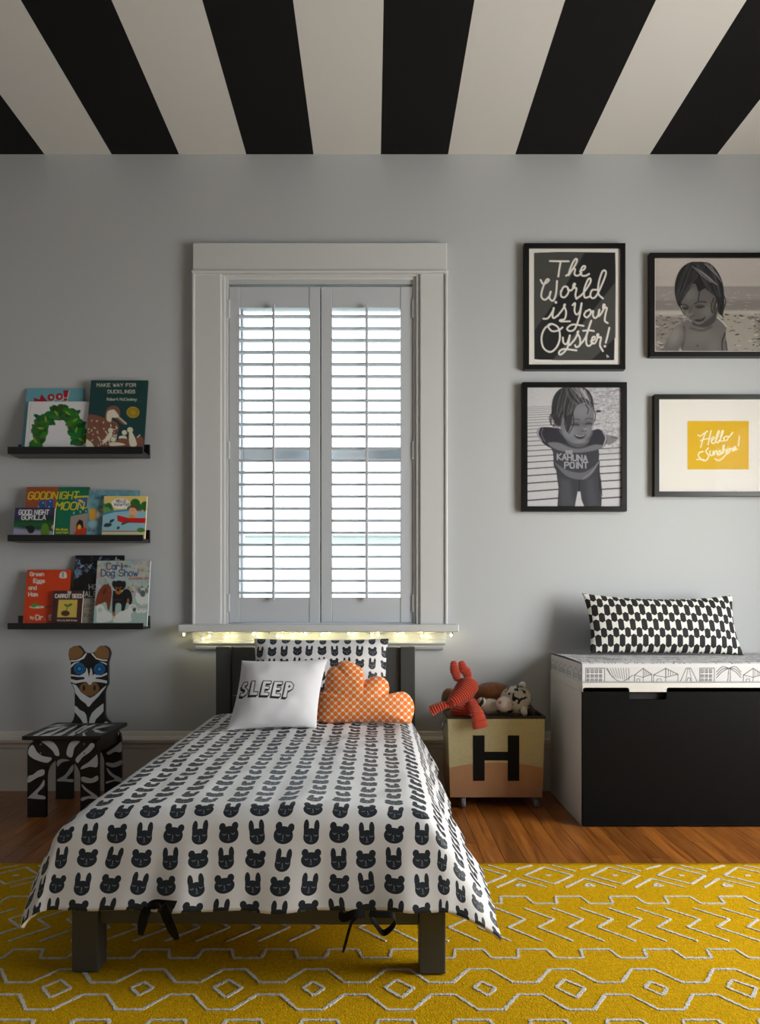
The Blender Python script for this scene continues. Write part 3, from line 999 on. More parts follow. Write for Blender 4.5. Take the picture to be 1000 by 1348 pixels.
def build_duvet():
    nu, nv = 170, 200
    V, UVs, Fc = [], [], []
    for j in range(nv + 1):
        t = TT * j / nv
        for i in range(nu + 1):
            s = SL + (SR - SL) * i / nu
            p = duvet_pt(s, t)
            sh = -.0155 * (t / 1.4)
            V.append((p.x + DCX + sh, p.y, p.z)); UVs.append((s, -t))
    for j in range(nv):
        for i in range(nu):
            a = j * (nu + 1) + i
            Fc.append((a, a + nu + 1, a + nu + 2, a + 1))
    # lining: a second skin just below, closed along the hem
    n = len(V)
    P = np.array(V).reshape(nv + 1, nu + 1, 3)
    du = np.gradient(P, axis=1); dv = np.gradient(P, axis=0)
    nr = np.cross(du, dv); nr /= np.linalg.norm(nr, axis=2, keepdims=True)
    if nr[nv // 2, nu // 2, 2] < 0: nr = -nr
    Q = P - nr * .010
    Q[0] = P[0] - nr[0] * .004; 
    V += [tuple(q) for q in Q.reshape(-1, 3)]; UVs += UVs[:n]
    Fl = []
    for j in range(nv):
        for i in range(nu):
            a = n + j * (nu + 1) + i
            Fl.append((a, a + 1, a + nu + 2, a + nu + 1))
    rim = [i for i in range(nu + 1)] + [j * (nu + 1) + nu for j in range(1, nv + 1)] + [nv * (nu + 1) + i for i in range(nu - 1, -1, -1)] + [j * (nu + 1) for j in range(nv - 1, 0, -1)]
    Fr = []
    for k in range(len(rim)):
        a, b = rim[k], rim[(k + 1) % len(rim)]
        Fr.append((a, b, n + b, n + a))
    o = mesh('duvet', V, Fc + Fl + Fr, [bear_cloth('animal_face_cotton', .0595, .0505, ou=.5, ov=.2), mat('cream_cotton_lining', (.86, .82, .74), .8)],
             None, True, origin=(DCX, -.8, .1), uvs=UVs)
    nf = len(Fc); idx = np.zeros(len(o.data.polygons), np.int32); idx[nf:] = 1
    o.data.polygons.foreach_set('material_index', idx)
    return o
duvet = build_duvet()
tag(duvet, 'white duvet printed with rows of dark bear and rabbit faces on the bed', 'duvet')
RIB = mat('black_ribbon', (0.03, 0.031, 0.036), .7, spec=.2)
def ribbon(pts, w, wdir=(1, 0, 0)):
    """flat ribbon along pts with real thickness"""
    P = [Vector(p) for p in smooth_path(pts, 6)]
    V, Fc = [], []
    n = len(P)
    for i, p in enumerate(P):
        t = (P[min(i + 1, n - 1)] - P[max(i - 1, 0)]).normalized()
        wd = Vector(wdir) - t * t.dot(Vector(wdir))
        wd = wd.normalized() if wd.length > .05 else t.cross(Vector((0, 1, 0))).normalized()
        nn = t.cross(wd).normalized()
        ww = w * (1 if i < n - 3 else .55 + .15 * (n - 1 - i))
        for a, b in ((-1, -1), (1, -1), (1, 1), (-1, 1)):
            V.append(p + wd * a * ww / 2 + nn * b * .0007)
    for i in range(n - 1):
        for k in range(4):
            k2 = (k + 1) % 4
            Fc.append((i * 4 + k, i * 4 + k2, i * 4 + 4 + k2, i * 4 + 4 + k))
    Fc.append((3, 2, 1, 0)); Fc.append(tuple((n - 1) * 4 + k for k in range(4)))
    return mesh('tie_ribbon', V, Fc, RIB, duvet, False, fix=True)
def at(px, py, y): 
    x, z = U(px, py, y); return (x, y, z)
yr = -1.615
# left bow: a knot with two hanging tails
ribbon([at(231, 1191, yr), at(214, 1190, yr - .012), at(200, 1192, yr - .012), at(190, 1205, yr - .012), at(185, 1231, yr - .006)], .019, (1, 0, 1))
ribbon([at(205, 1191, yr - .016), at(215, 1196, yr - .018), at(222, 1213, yr - .016), at(233, 1237, yr - .008)], .021, (1, 0, -.5))
# right bow: a loop, a thin tail
ribbon([at(486, 1202, yr - .008), at(500, 1204, yr - .014), at(517, 1205, yr - .016), at(519, 1216, yr - .014), at(505, 1228, yr - .016), at(494, 1216, yr - .014), at(487, 1204, yr - .010)], .014, (0, 1, .6))
ribbon([at(480, 1202, yr - .012), at(466, 1203, yr - .016), at(452, 1208, yr - .012), at(448, 1200, yr - .004)], .017, (0, .4, 1))
ribbon([at(470, 1206, yr - .014), at(462, 1216, yr - .016), at(455, 1240, yr - .012), at(451, 1254, yr - .008)], .006, (1, 0, 0))

# ---------------------------------------------------------------- pillows
def pillow_grid(w, h, t, nx, ny, shear=0.0, concave=.05, wr=.004, seed=0, flatb=0.0):
    """returns front / back sheets as arrays in the pillow's own frame (x right, y up, z towards the viewer)"""
    a = np.linspace(-1, 1, nx); b = np.linspace(-1, 1, ny)
    A, B = np.meshgrid(a, b)
    X = w / 2 * A * (1 - concave * (1 - B ** 2) * np.abs(A) ** 3)
    Y = h / 2 * B * (1 - concave * (1 - A ** 2) * np.abs(B) ** 3)
    X = X + shear * Y
    T = t / 2 * ((1 - np.abs(A) ** 2.6) * (1 - np.abs(B) ** 2.6)) ** .62
    N = np.zeros_like(T)
    for j in range(ny):
        for i in range(nx):
            q = Vector((X[j, i] * 9 + seed * 7, Y[j, i] * 9, seed))
            N[j, i] = mnoise.noise(q) + .6 * mnoise.noise(q * 2.7)
    edge = np.clip(T / (t * .25), 0, 1)
    return X, Y, T + wr * N * edge, -T * (1 - flatb), A, B
def pillow(name, loc, rot, w, h, t, mt, nx=60, ny=40, shear=0.0, concave=.05, wr=.004, seed=0, uvs=(0, 0), cols=None, droop=None):
    X, Y, Zf, Zb, A, B = pillow_grid(w, h, t, nx, ny, shear, concave, wr, seed)
    if droop is not None: Y = Y + droop(A, B)
    n = nx * ny
    # local: x -> x, up -> z, front -> -y
    V = np.vstack([np.stack([X.ravel(), -Zf.ravel(), Y.ravel()], 1), np.stack([X.ravel(), -Zb.ravel(), Y.ravel()], 1)])
    UVs = np.vstack([np.stack([X.ravel() - shear * Y.ravel() + uvs[0], Y.ravel() + uvs[1]], 1)] * 2)
    Fc = []
    for j in range(ny - 1):
        for i in range(nx - 1):
            q = j * nx + i
            Fc.append((q, q + 1, q + nx + 1, q + nx)); Fc.append((n + q, n + q + nx, n + q + nx + 1, n + q + 1))
    cc = None
    if cols is not None:
        cc = cols(X, Y)
        cc = np.vstack([cc, np.ones_like(cc) * cc[0]])
    me_o = mesh(name, V, Fc, mt, None, True, uvs=UVs, cols=cc)
    bm = bmesh.new(); bm.from_mesh(me_o.data)
    bmesh.ops.remove_doubles(bm, verts=bm.verts[:], dist=1e-6)
    bm.to_mesh(me_o.data); bm.free()
    me_o.data.shade_smooth()
    me_o.location = loc; me_o.rotation_euler = rot
    return me_o
# face pillow leaning on the headboard
p = pillow('bed_pillow', (-.203, -.240, .509), (R(-14), 0, R(0)), .535, .302, .12, bear_cloth('animal_face_pillowcase', .049, .050, ou=.35, ov=.62), 64, 44, seed=3, concave=.045)
tag(p, 'white rectangular pillow with bear and rabbit faces leaning on the headboard', 'pillow')
# SLEEP cushion: the word is printed on the cloth
def sleep_cols(X, Y):
    c = Canvas(0, 0, 1000, 533, 20, (.9, .9, .92)).view(0, 0, 1)
    # drawing frame: crop pixels of the cushion, 1 px = 0.000828 m, centre (285, 318)
    c.X = 288 + X / 0.000800; c.Y = 297 - Y / 0.000800; c.C = np.ones(X.shape + (3,)) * np.array((.86, .86, .88)); c.px = 2.2
    ink = (.08, .08, .09)
    def letter(polys, dx=-6, dy=8):
        for P in polys:
            for k in range(1, 7):
                c.poly([(x + dx * k / 6, y + dy * k / 6) for x, y in P], ink)
        for P in polys: c.poly(P, (.88, .88, .90))
        for P in polys: c.line(P, 3.4, ink, closed=True)
    letter([[(158, 255), (140, 254), (130, 268), (132, 282), (147, 292), (143, 303), (128, 300), (124, 315), (140, 322), (158, 312), (162, 294), (147, 278), (149, 270), (157, 272)]])
    letter([[(176, 254), (192, 256), (186, 306), (206, 308), (203, 324), (166, 321)]])
    letter([[(226, 258), (262, 260), (260, 274), (240, 273), (238, 285), (255, 287), (253, 299), (236, 298), (234, 312), (254, 315), (251, 329), (214, 326)]])
    letter([[(274, 262), (311, 264), (309, 278), (288, 277), (286, 290), (304, 291), (302, 304), (284, 303), (282, 318), (303, 320), (300, 334), (262, 331)]])
    letter([[(324, 265), (346, 266), (358, 280), (354, 298), (338, 307), (333, 306), (328, 338), (310, 336)]])
    c.poly([(338, 279), (344, 284), (341, 292), (334, 291)], ink)
    return lin(np.clip(c.C, 0, 1)).reshape(-1, 3)
p = pillow('sleep_pillow', (-.329, -.545, .482), (R(-27), R(-1.0), R(3)), .306, .256, .10, print_mat('printed_white_cotton', .75, .3, .25), 190, 160,
           shear=.16, concave=.06, wr=.0045, seed=8, cols=sleep_cols)
tag(p, 'white cushion printed with the outlined word SLEEP in front of the face pillow', 'pillow')
# cloud cushion
def cloud():
    y0 = -.46
    k = 6.25
    out = [(84, 560), (86, 500), (100, 440), (128, 385), (112, 335), (160, 322), (170, 240), (185, 170), (215, 125), (265, 112), (290, 80), (340, 67), (395, 82), (420, 98),
           (470, 130), (492, 180), (492, 232), (530, 215), (590, 198), (650, 206), (690, 245), (703, 300), (698, 350), (745, 335), (810, 325), (860, 348), (895, 400), (908, 455),
           (900, 510), (880, 570), (860, 586), (700, 580), (500, 574), (300, 578), (160, 580)]
    out = [(400 + a / k, 860 + b / k) for a, b in out]
    P = [U(a, b, y0) for a, b in smooth_path(out, 5, True)]
    cx_, cz_ = U(477, 925, y0)
    ang = np.array([math.atan2(z - cz_, x - cx_) for x, z in P])
    m = len(P)
    nr = 26
    V, UVs, Fc = [], [], []
    for side in (1, -1):
        for r_ in range(nr + 1):
            s = r_ / nr
            for (x, z) in P:
                X = cx_ + (x - cx_) * s; Z = cz_ + (z - cz_) * s
                dep = .052 * max(0, 1 - s ** 2.4) ** .55
                dep += .003 * mnoise.noise(Vector((X * 30, Z * 30, side))) * (1 - s)
                V.append((X - cx_, -side * dep, Z - cz_)); UVs.append((X, Z))
    n = (nr + 1) * m
    for sd in (0, 1):
        for r_ in range(nr):
            for i in range(m):
                i2 = (i + 1) % m
                a, b, c, d = sd * n + r_ * m + i, sd * n + r_ * m + i2, sd * n + (r_ + 1) * m + i2, sd * n + (r_ + 1) * m + i
                Fc.append((a, b, c, d) if sd else (a, d, c, b))
    o = mesh('cloud_pillow', V, Fc, dot_cloth('orange_dot_cotton', .0262, .0125, .0086, (.88, .84, .76), (.92, .46, .05)), None, True, uvs=UVs)
    bm = bmesh.new(); bm.from_mesh(o.data); bmesh.ops.remove_doubles(bm, verts=bm.verts[:], dist=1e-6)
    bmesh.ops.recalc_face_normals(bm, faces=bm.faces[:]); bm.to_mesh(o.data); bm.free(); o.data.shade_smooth()
    o.location = (cx_, y0, cz_ + .004); o.rotation_euler = (R(-10), 0, 0)
    tag(o, 'orange dotted cloud-shaped cushion sitting on the bed', 'pillow')
cloud()

# ================================================================== BENCH
WHT = mat('white_laminate', (0.81, 0.81, 0.80), .35)
BLK = mat('black_laminate', (0.045, 0.042, 0.042), .5, spec=.08)
bX0, bX1 = 0.748, 1.648
bench = thing('storage_bench', 'white storage bench with a black drawer front against the wall', 'bench', ((bX0 + bX1) / 2, -.25, 0))
yb1, yb0 = -.034, -.482
box('side_panel', bX0, bX0 + .018, yb0, yb1, 0, .4812, WHT, bench, .0015)
box('side_panel', bX1 - .018, bX1, yb0, yb1, 0, .4812, WHT, bench, .0015)
box('top_panel', bX0, bX1, yb0 - .018, yb1, .4815, .5140, WHT, bench, .0015)
box('back_panel', bX0 + .018, bX1 - .018, yb1 - .012, yb1, .02, .4812, WHT, bench)
box('bottom_panel', bX0 + .018, bX1 - .018, yb0, yb1 - .012, .03, .048, WHT, bench)
box('drawer_side', bX0 + .03, bX0 + .042, yb0, yb1 - .02, .06, .40, WHT, bench)
box('drawer_side', bX1 - .042, bX1 - .03, yb0, yb1 - .02, .06, .40, WHT, bench)
yd = -.50
n0, n1 = UX(828, yd), UX(877, yd)
zt_, zn = .4975, UZ(921, yd)
dx0, dx1 = UX(767, yd), bX1
def corner(cx_, cz_, r, a0):
    return [(cx_ + r * math.cos(R(a0 + k * 22.5)), cz_ + r * math.sin(R(a0 + k * 22.5))) for k in range(5)]
outl = [(dx0, .004), (dx1, .004)] + corner(dx1 - .008, zt_ - .008, .008, 0) + corner(n1 + .008, zt_ - .008, .008, 90) + \
       [(n1 - .008 + .008 * math.cos(R(a)), zn + .008 + .008 * math.sin(R(a))) for a in (0, -30, -60, -90)] + [(n0 + .008 + .008 * math.cos(R(a)), zn + .008 + .008 * math.sin(R(a))) for a in (-90, -120, -150, -180)] + \
       corner(n0 - .008, zt_ - .008, .008, 0) + corner(dx0 + .008, zt_ - .008, .008, 90)
prism('drawer_front', outl, yd, yb0 - .0005, BLK, bench)
box('notch_shade_board', bX0 + .045, bX1 - .045, yb0 + .006, yb0 + .018, .06, .478, mat('notch_shade_black', (.04, .04, .04), .7), bench)  # black board added behind the notch, its colour stands for the gap's shade

# seat cushion with a printed doodle town
def cushion():
    z0, z1 = .5145, UZ(873, -.49)
    y0, y1 = -.486, -.030
    x0, x1 = bX0 + .004, bX1
    r = .014
    cst = thing('seat_cushion', 'thin white seat pad with line-drawn houses on top of the bench', 'cushion', ((x0 + x1) / 2, -.25, z0))
    pts = [(y0 + r, z0), (y0 + .002, z0 + .003), (y0, z0 + r)]
    pts += [(y0, z1 - r)] + [(y0 + r - r * math.cos(R(a)), z1 - r + r * math.sin(R(a))) for a in (22, 45, 67, 90)]
    top = [(y0 + r + (y1 - y0 - r) * k / 90, z1 + .004 * math.sin(math.pi * k / 90)) for k in range(1, 91)]
    front = []
    for a, b in zip(pts[:-1], pts[1:]):
        m = max(1, int(math.hypot(b[0] - a[0], b[1] - a[1]) / .0022))
        front += [(a[0] + (b[0] - a[0]) * k / m, a[1] + (b[1] - a[1]) * k / m) for k in range(m)]
    prof = front + [pts[-1]] + top + [(y1, z0)]
    nx = 440
    arc = [0]
    for a, b in zip(prof[:-1], prof[1:]): arc.append(arc[-1] + math.hypot(b[0] - a[0], b[1] - a[1]))
    ny = len(prof)
    # canvas in millimetres: x along the bench, y down from the top of the sheet
    c = Canvas(0, 0, 890, 600, 20, (.9, .9, .9))
    gx, gy = np.meshgrid(np.linspace(0, 1, nx), np.array(arc))
    c.X = gx * (x1 - x0) * 1000; c.Y = 600 - gy * 1000; c.C = np.ones(c.X.shape + (3,)) * np.array((.79, .79, .80)); c.px = 1.6
    ink = (.10, .11, .15)
    def house(x, b, w, h, kind, rr):
        if kind == 0:                                   # block with windows
            c.line([(x, b), (x, b - h), (x + w, b - h), (x + w, b)], 1.9, ink)
            for wx in range(int(w // 15)):
                for wy in range(int(h // 17)):
                    X_, Y_ = x + 4 + wx * 15, b - h + 5 + wy * 17
                    c.line([(X_, Y_), (X_ + 9, Y_), (X_ + 9, Y_ + 11), (X_, Y_ + 11)], 1.5, ink, closed=True); c.line([(X_ + 4.5, Y_), (X_ + 4.5, Y_ + 11)], 1.3, ink); c.line([(X_, Y_ + 5), (X_ + 9, Y_ + 5)], 1.3, ink)
        elif kind == 1:                                 # gabled house in perspective
            c.line([(x, b), (x, b - h * .55), (x + w * .5, b - h), (x + w, b - h * .6), (x + w, b)], 1.9, ink); c.line([(x + w * .5, b - h), (x + w * .5, b - h * .4), (x + w * .5, b)], 1.5, ink)
            c.line([(x, b - h * .55), (x + w * .5, b - h * .4), (x + w, b - h * .6)], 1.5, ink)
            for k in range(5): c.line([(x + w * .5 + k * w * .1, b - h + k * h * .08), (x + w * .5 + k * w * .1, b - h * .42 - k * h * .035)], 1.3, ink)
            c.line([(x + w * .15, b), (x + w * .15, b - h * .3), (x + w * .32, b - h * .3), (x + w * .32, b)], 1.5, ink)
        elif kind == 2:                                 # tower legs
            c.line([(x, b), (x + w * .35, b - h), (x + w * .6, b - h), (x + w, b)], 1.8, ink); c.line([(x + w * .3, b), (x + w * .45, b - h)], 1.3, ink); c.line([(x + w * .68, b), (x + w * .52, b - h)], 1.3, ink)
            c.line([(x + w * .4, b), (x + w * .42, b - h * .3), (x + w * .5, b - h * .38), (x + w * .58, b - h * .3), (x + w * .6, b)], 1.8, ink, True)
        elif kind == 3:                                 # big striped tent roof
            c.line([(x, b - h), (x + w * .25, b - h * .4), (x + w * .6, b - h * .1), (x + w, b - h * .55)], 1.9, ink, True)
            for k in range(9): c.line([(x + w * .1 * k + 4, b - h), (x + w * (.22 + .08 * k), b - h * .42 + k * 1.5)], 1.4, ink)
        else:                                           # palm tree
            c.line([(x + w * .45, b), (x + w * .5, b - h)], 1.8, ink); c.line([(x + w * .55, b), (x + w * .56, b - h)], 1.8, ink)
            for dx_ in (-1, 1):
                for k in range(3): c.line([(x + w * .5, b - h), (x + w * .5 + dx_ * w * .25, b - h - 6 + 9 * k), (x + w * .5 + dx_ * w * .48, b - h * .6 + 10 * k - 8)], 2.0, ink, True)
    rr = random.Random(5)
    # on the front edge
    fx = 12
    for kd, w in ((0, 68), (3, 95), (1, 62), (1, 88), (2, 66), (0, 52), (4, 92), (1, 70), (0, 64), (3, 80), (2, 60), (1, 80)):
        house(fx, 594, w, 54, kd, rr); fx += w + 6
    c.line([(0, 594), (890, 594)], 1.0, ink)
    # on the top
    for row in range(6):
        fx = rr.uniform(-30, 10)
        while fx < 890:
            w = rr.uniform(50, 95); house(fx, 522 - row * 76, w, rr.uniform(48, 66), rr.choice((0, 1, 1, 2, 3, 4)), rr); fx += w + rr.uniform(2, 8)
    V = []
    for j in range(ny):
        for i in range(nx):
            xx = x0 + (x1 - x0) * i / (nx - 1)
            V.append((xx, prof[j][0], prof[j][1]))
    Fc = []
    for j in range(ny - 1):
        for i in range(nx - 1):
            q = j * nx + i; Fc.append((q, q + 1, q + nx + 1, q + nx))
    mesh('cover', V, Fc, print_mat('printed_canvas', .8, .3, .3), cst, True, cols=lin(np.clip(c.C, 0, 1)).reshape(-1, 3))
    # left end, with its own print
    e = Canvas(0, 0, 470, 80, 2.2, (.79, .79, .80))
    c2, c = c, e
    fx = 5
    def swap():
        pass
    for kd, w in ((0, 60), (1, 70), (2, 55), (0, 62), (3, 80), (1, 66), (0, 58)):
        # reuse the same drawing on the end panel
        x, b, h = fx, 76, 52
        e.line([(x, b), (x, b - h * .6), (x + w * .5, b - h), (x + w, b - h * .6), (x + w, b)], 1.4, ink)
        for wx in range(3): e.line([(x + 6 + wx * 17, b - 8), (x + 6 + wx * 17, b - 24), (x + 16 + wx * 17, b - 24), (x + 16 + wx * 17, b - 8)], 1.2, ink, closed=True)
        fx += w + 5
    e.build('end_panel', lambda gx, gy: (x0 + 0 * gx, y1 + (y0 + r * .4 - y1) * gx, z0 + (z1 - z0) * (1 - gy) - .004 * (1 - gy)), print_mat('printed_canvas'), cst)
    box('pad_core', x0 + .0012, x1 - .001, y0 + .006, y1 - .002, z0 + .0005, z1 - .006, mat('pad_foam', (.85, .85, .84), .9), cst)
cushion()
hp = pillow('hexagon_pillow', (UX(871, -.15) , -.150, UZ(827, -.15) + .018), (R(-16), R(0.8), 0), .617, .250, .10,
            hex_cloth('black_hexagon_cotton', .0452, .0312, .0112, (.89, .885, .86), (.085, .088, .10)), 90, 50, shear=-.055, concave=.055, seed=5,
            droop=lambda A, B: -.016 * (1 - A ** 2) * np.clip(B, 0, 1) ** 2)
tag(hp, 'long black and white hexagon-pattern pillow on the bench pad', 'pillow')

# ================================================================== PICTURE LEDGES AND BOOKS
LEDGE = mat('black_ledge_lacquer', (0.06, 0.065, 0.075), .35, spec=.5)
LX0, LX1 = -1.499, -0.943
def ledge(label, zlip_top, zlip_bot, py_back):
    t = thing('picture_ledge', label, 'shelf', ((LX0 + LX1) / 2, -.05, zlip_bot), 'black picture ledges on the wall')
    box('back_board', LX0, LX1, -.014, -.0005, zlip_bot, zlip_top + .028, LEDGE, t, .0015)
    box('base_board', LX0, LX1, -.092, -.014, zlip_bot, zlip_bot + .012, LEDGE, t, .001)
    box('front_lip', LX0, LX1, -.104, -.092, zlip_bot, zlip_top, LEDGE, t, .0015)
    return zlip_bot + .0122
Z1 = ledge('black picture ledge, top of the three, holding the duckling book', 1.438, 1.408, 586)
Z2 = ledge('black picture ledge, middle of the three, holding four bright books', 1.076, 1.0495, 697)
Z3 = ledge('black picture ledge, bottom of the three, above the zebra chair', .713, .687, 811)
PAPER = mat('page_paper', (.88, .86, .80), .8, bump=.3, bscale=900, bdist=.0004, stretch=(1, 40, 1))
GLOSSY = print_mat('printed_cover', .38, .45)

def book(name, label, xl, xr, ytop, zb, yb, a, th, cover, paint, board=False, step=.62, hard=True):
    """xl, xr: cover edges at the bottom; yb: front face at the bottom; a: lean back"""
    k = (HY - ytop) / F
    h = (k * (CAM_D + yb) + CAM_Z - zb) / (math.cos(a) - k * math.sin(a))
    x0, x1 = UX(xl, yb), UX(xr, yb)
    t = thing(name, label, 'book', ((x0 + x1) / 2, yb, zb), 'picture books on the ledges')
    cm = mat(name + '_cover', cover, .4)
    # straight book at origin, leaned afterwards by the root's rotation
    tc = .0022 if hard else .0008
    if board:
        box('front_cover', x0, x1, yb, yb + tc, zb, zb + h, cm, t, .0006)
        box('page_block', x0 + .001, x1 - .0005, yb + tc, yb + th - tc, zb + .001, zb + h - .001, PAPER, t)
        box('back_cover', x0, x1, yb + th - tc, yb + th, zb, zb + h, cm, t, .0006)
    else:
        box('front_cover', x0, x1, yb, yb + tc, zb, zb + h, cm, t, .0006)
        box('page_block', x0 + .003, x1 - .003, yb + tc, yb + th - tc, zb + .003, zb + h - .003, PAPER, t)
        box('back_cover', x0, x1, yb + th - tc, yb + th, zb, zb + h, cm, t, .0006)
        box('spine', x0, x0 + .003, yb + tc, yb + th - tc, zb, zb + h, cm, t)
    # cover print: drawn in photo pixels, rows slide with the lean
    yt = yb + h * math.sin(a); zt = zb + h * math.cos(a)
    xlt = CX + x0 * F / (CAM_D + yt); xrt = CX + x1 * F / (CAM_D + yt)
    ybot = HY - (zb - CAM_Z) * F / (CAM_D + yb)
    c = Canvas(xlt, ytop, xrt, ybot, step, cover, slide=xl - xlt)
    paint(c)
    c.build('cover_print', lambda gx, gy: (x0 + .0006 + (x1 - x0 - .0012) * gx, yb - .00025 + 0 * gx, zb + .0006 + (h - .0012) * (1 - gy)), GLOSSY, t)
    t.rotation_euler = (-a, 0, 0)
    return t

WH = (.93, .93, .92)
# ---- top ledge
def paint_moo(c):
    c.rect(0, 0, 2000, 2000, (.42, .66, .72)); c.view(20, 500, 10)
    c.line([(118, 100), (75, 900)], 16, (.30, .52, .60)); 
    def word(dx, dy, col):
        c.poly([(245 + dx, 235 + dy), (320 + dx, 262 + dy), (345 + dx, 185 + dy), (430 + dx, 290 + dy), (430 + dx, 330 + dy), (250 + dx, 330 + dy)], col)
        for x_ in (472, 582):
            c.ell(x_ + dx, 232 - (x_ - 472) * .09 + dy, 48, 47, col); c.ell(x_ + 2 + dx, 232 - (x_ - 472) * .09 + dy, 20, 21, (.60, .75, .78) if col[0] < .8 else col)
        c.poly([(632 + dx, 138 + dy), (708 + dx, 132 + dy), (685 + dx, 235 + dy), (642 + dx, 235 + dy)], col); c.ell(662 + dx, 262 + dy, 22, 17, col)
    word(9, 8, (.88, .85, .83)); word(0, 0, (.66, .10, .19))
book('moo_book', 'light blue picture book titled Moo behind the white leaf book', 27.2, 104.5, 511, Z1, -.060, R(10.5), .009, (.36, .60, .67), paint_moo)
def paint_leafy(c):
    c.rect(0, 0, 2000, 2000, (.88, .88, .90)); c.view(20, 500, 10)
    c.line([(205, 300), (165, 900)], 3, (.72, .72, .74))
    # plain stand-in: an arched garland of green leaves
    r = random.Random(3)
    pts = smooth_path([(260, 800), (330, 640), (400, 520), (540, 440), (690, 440), (790, 530), (800, 660), (860, 790)], 3)
    for i, p in enumerate(pts):
        for k in range(7):
            an = r.uniform(-60, 60); g = r.uniform(.28, .5)
            c.ell(p[0] + r.uniform(-75, 75), p[1] + r.uniform(-70, 70), r.uniform(50, 80), r.uniform(26, 38), (r.uniform(.03, .25), g, r.uniform(.1, .22)), rot=an)
    for i, p in enumerate(pts[::3]): c.ell(p[0], p[1], 42, 14, (.55, .66, .12), rot=r.uniform(-80, 80))
    c.view(0, 0, 1)
book('leaf_book', 'white picture book with a green leafy arch on its cover, left of the duckling book', 31.6, 112.5, 528.5, Z1, -.0735, R(10.5), .010, (.86, .86, .88), paint_leafy)
def paint_ducks(c):
    c.rect(0, 0, 2000, 2000, (.115, .26, .265)); c.view(100, 490, 10)
    ivory = (.88, .86, .78)
    c.text('MAKE WAY FOR', 275, 190, 42, 7.5, ivory, wide=1.22, gap=1.5); c.text('DUCKLINGS', 418, 278, 42, 7.5, ivory, wide=1.12, gap=1.55)
    c.text('Robert McCloskey', 405, 376, 33, 6, ivory, wide=1.0, gap=1.5)
    c.ell(745, 533, 86, 76, (.66, .56, .16)); c.ell(745, 533, 66, 57, (.60, .50, .12)); c.ell(745, 533, 40, 34, (.68, .58, .2))
    br = (.50, .33, .27)
    # a plain brown duck with young ones
    c.poly([(60, 600), (150, 560), (260, 570), (380, 610), (520, 660), (560, 740), (520, 830), (380, 1000), (60, 1000)], br, smooth=True)
    c.poly([(390, 640), (385, 540), (420, 470), (490, 445), (560, 475), (580, 560), (560, 600), (660, 670), (655, 695), (600, 685), (520, 620), (470, 610), (480, 680)], br, smooth=True)
    c.poly([(405, 640), (400, 560), (430, 500), (490, 490), (540, 530), (560, 590), (520, 605), (470, 605), (455, 660)], ivory, smooth=True)
    c.line([(560, 600), (650, 680)], 26, (.78, .70, .62)); c.line([(430, 505), (500, 492), (555, 560)], 9, br, True)
    r = random.Random(2)
    for k in range(70):
        x_, y_ = r.uniform(110, 540), r.uniform(600, 960)
        if y_ < 560 + (x_ - 150) * .25 + 30: continue
        c.line([(x_, y_), (x_ + r.uniform(-25, 25), y_ + r.uniform(8, 34))], r.uniform(7, 14), ivory if k % 3 else (.42, .27, .22))
    for (x_, y_, s) in ((450, 770, 1), (630, 800, 1), (705, 765, 1.15), (485, 890, 1)):
        c.ell(x_, y_, 34 * s, 32 * s, ivory)
    c.poly([(430, 800), (470, 800), (460, 860), (370, 940), (350, 920)], ivory, smooth=True); c.poly([(560, 850), (640, 840), (660, 890), (570, 890)], ivory, smooth=True)
    c.poly([(420, 980), (560, 880), (680, 880), (850, 850), (860, 1000), (420, 1000)], br, smooth=True)
    c.poly([(690, 800), (735, 800), (790, 960), (700, 970)], ivory, smooth=True); c.poly([(110, 880), (200, 930), (230, 1000), (100, 1000)], ivory, smooth=True)
    c.poly([(440, 930), (560, 930), (640, 960), (450, 975)], ivory, smooth=True); c.line([(800, 860), (830, 830)], 14, ivory)
book('duckling_book', 'dark green picture book titled Make Way for Ducklings with a gold seal', 112, 188.5, 500.5, Z1, -.0885, R(11.5), .010, (.10, .225, .23), paint_ducks)
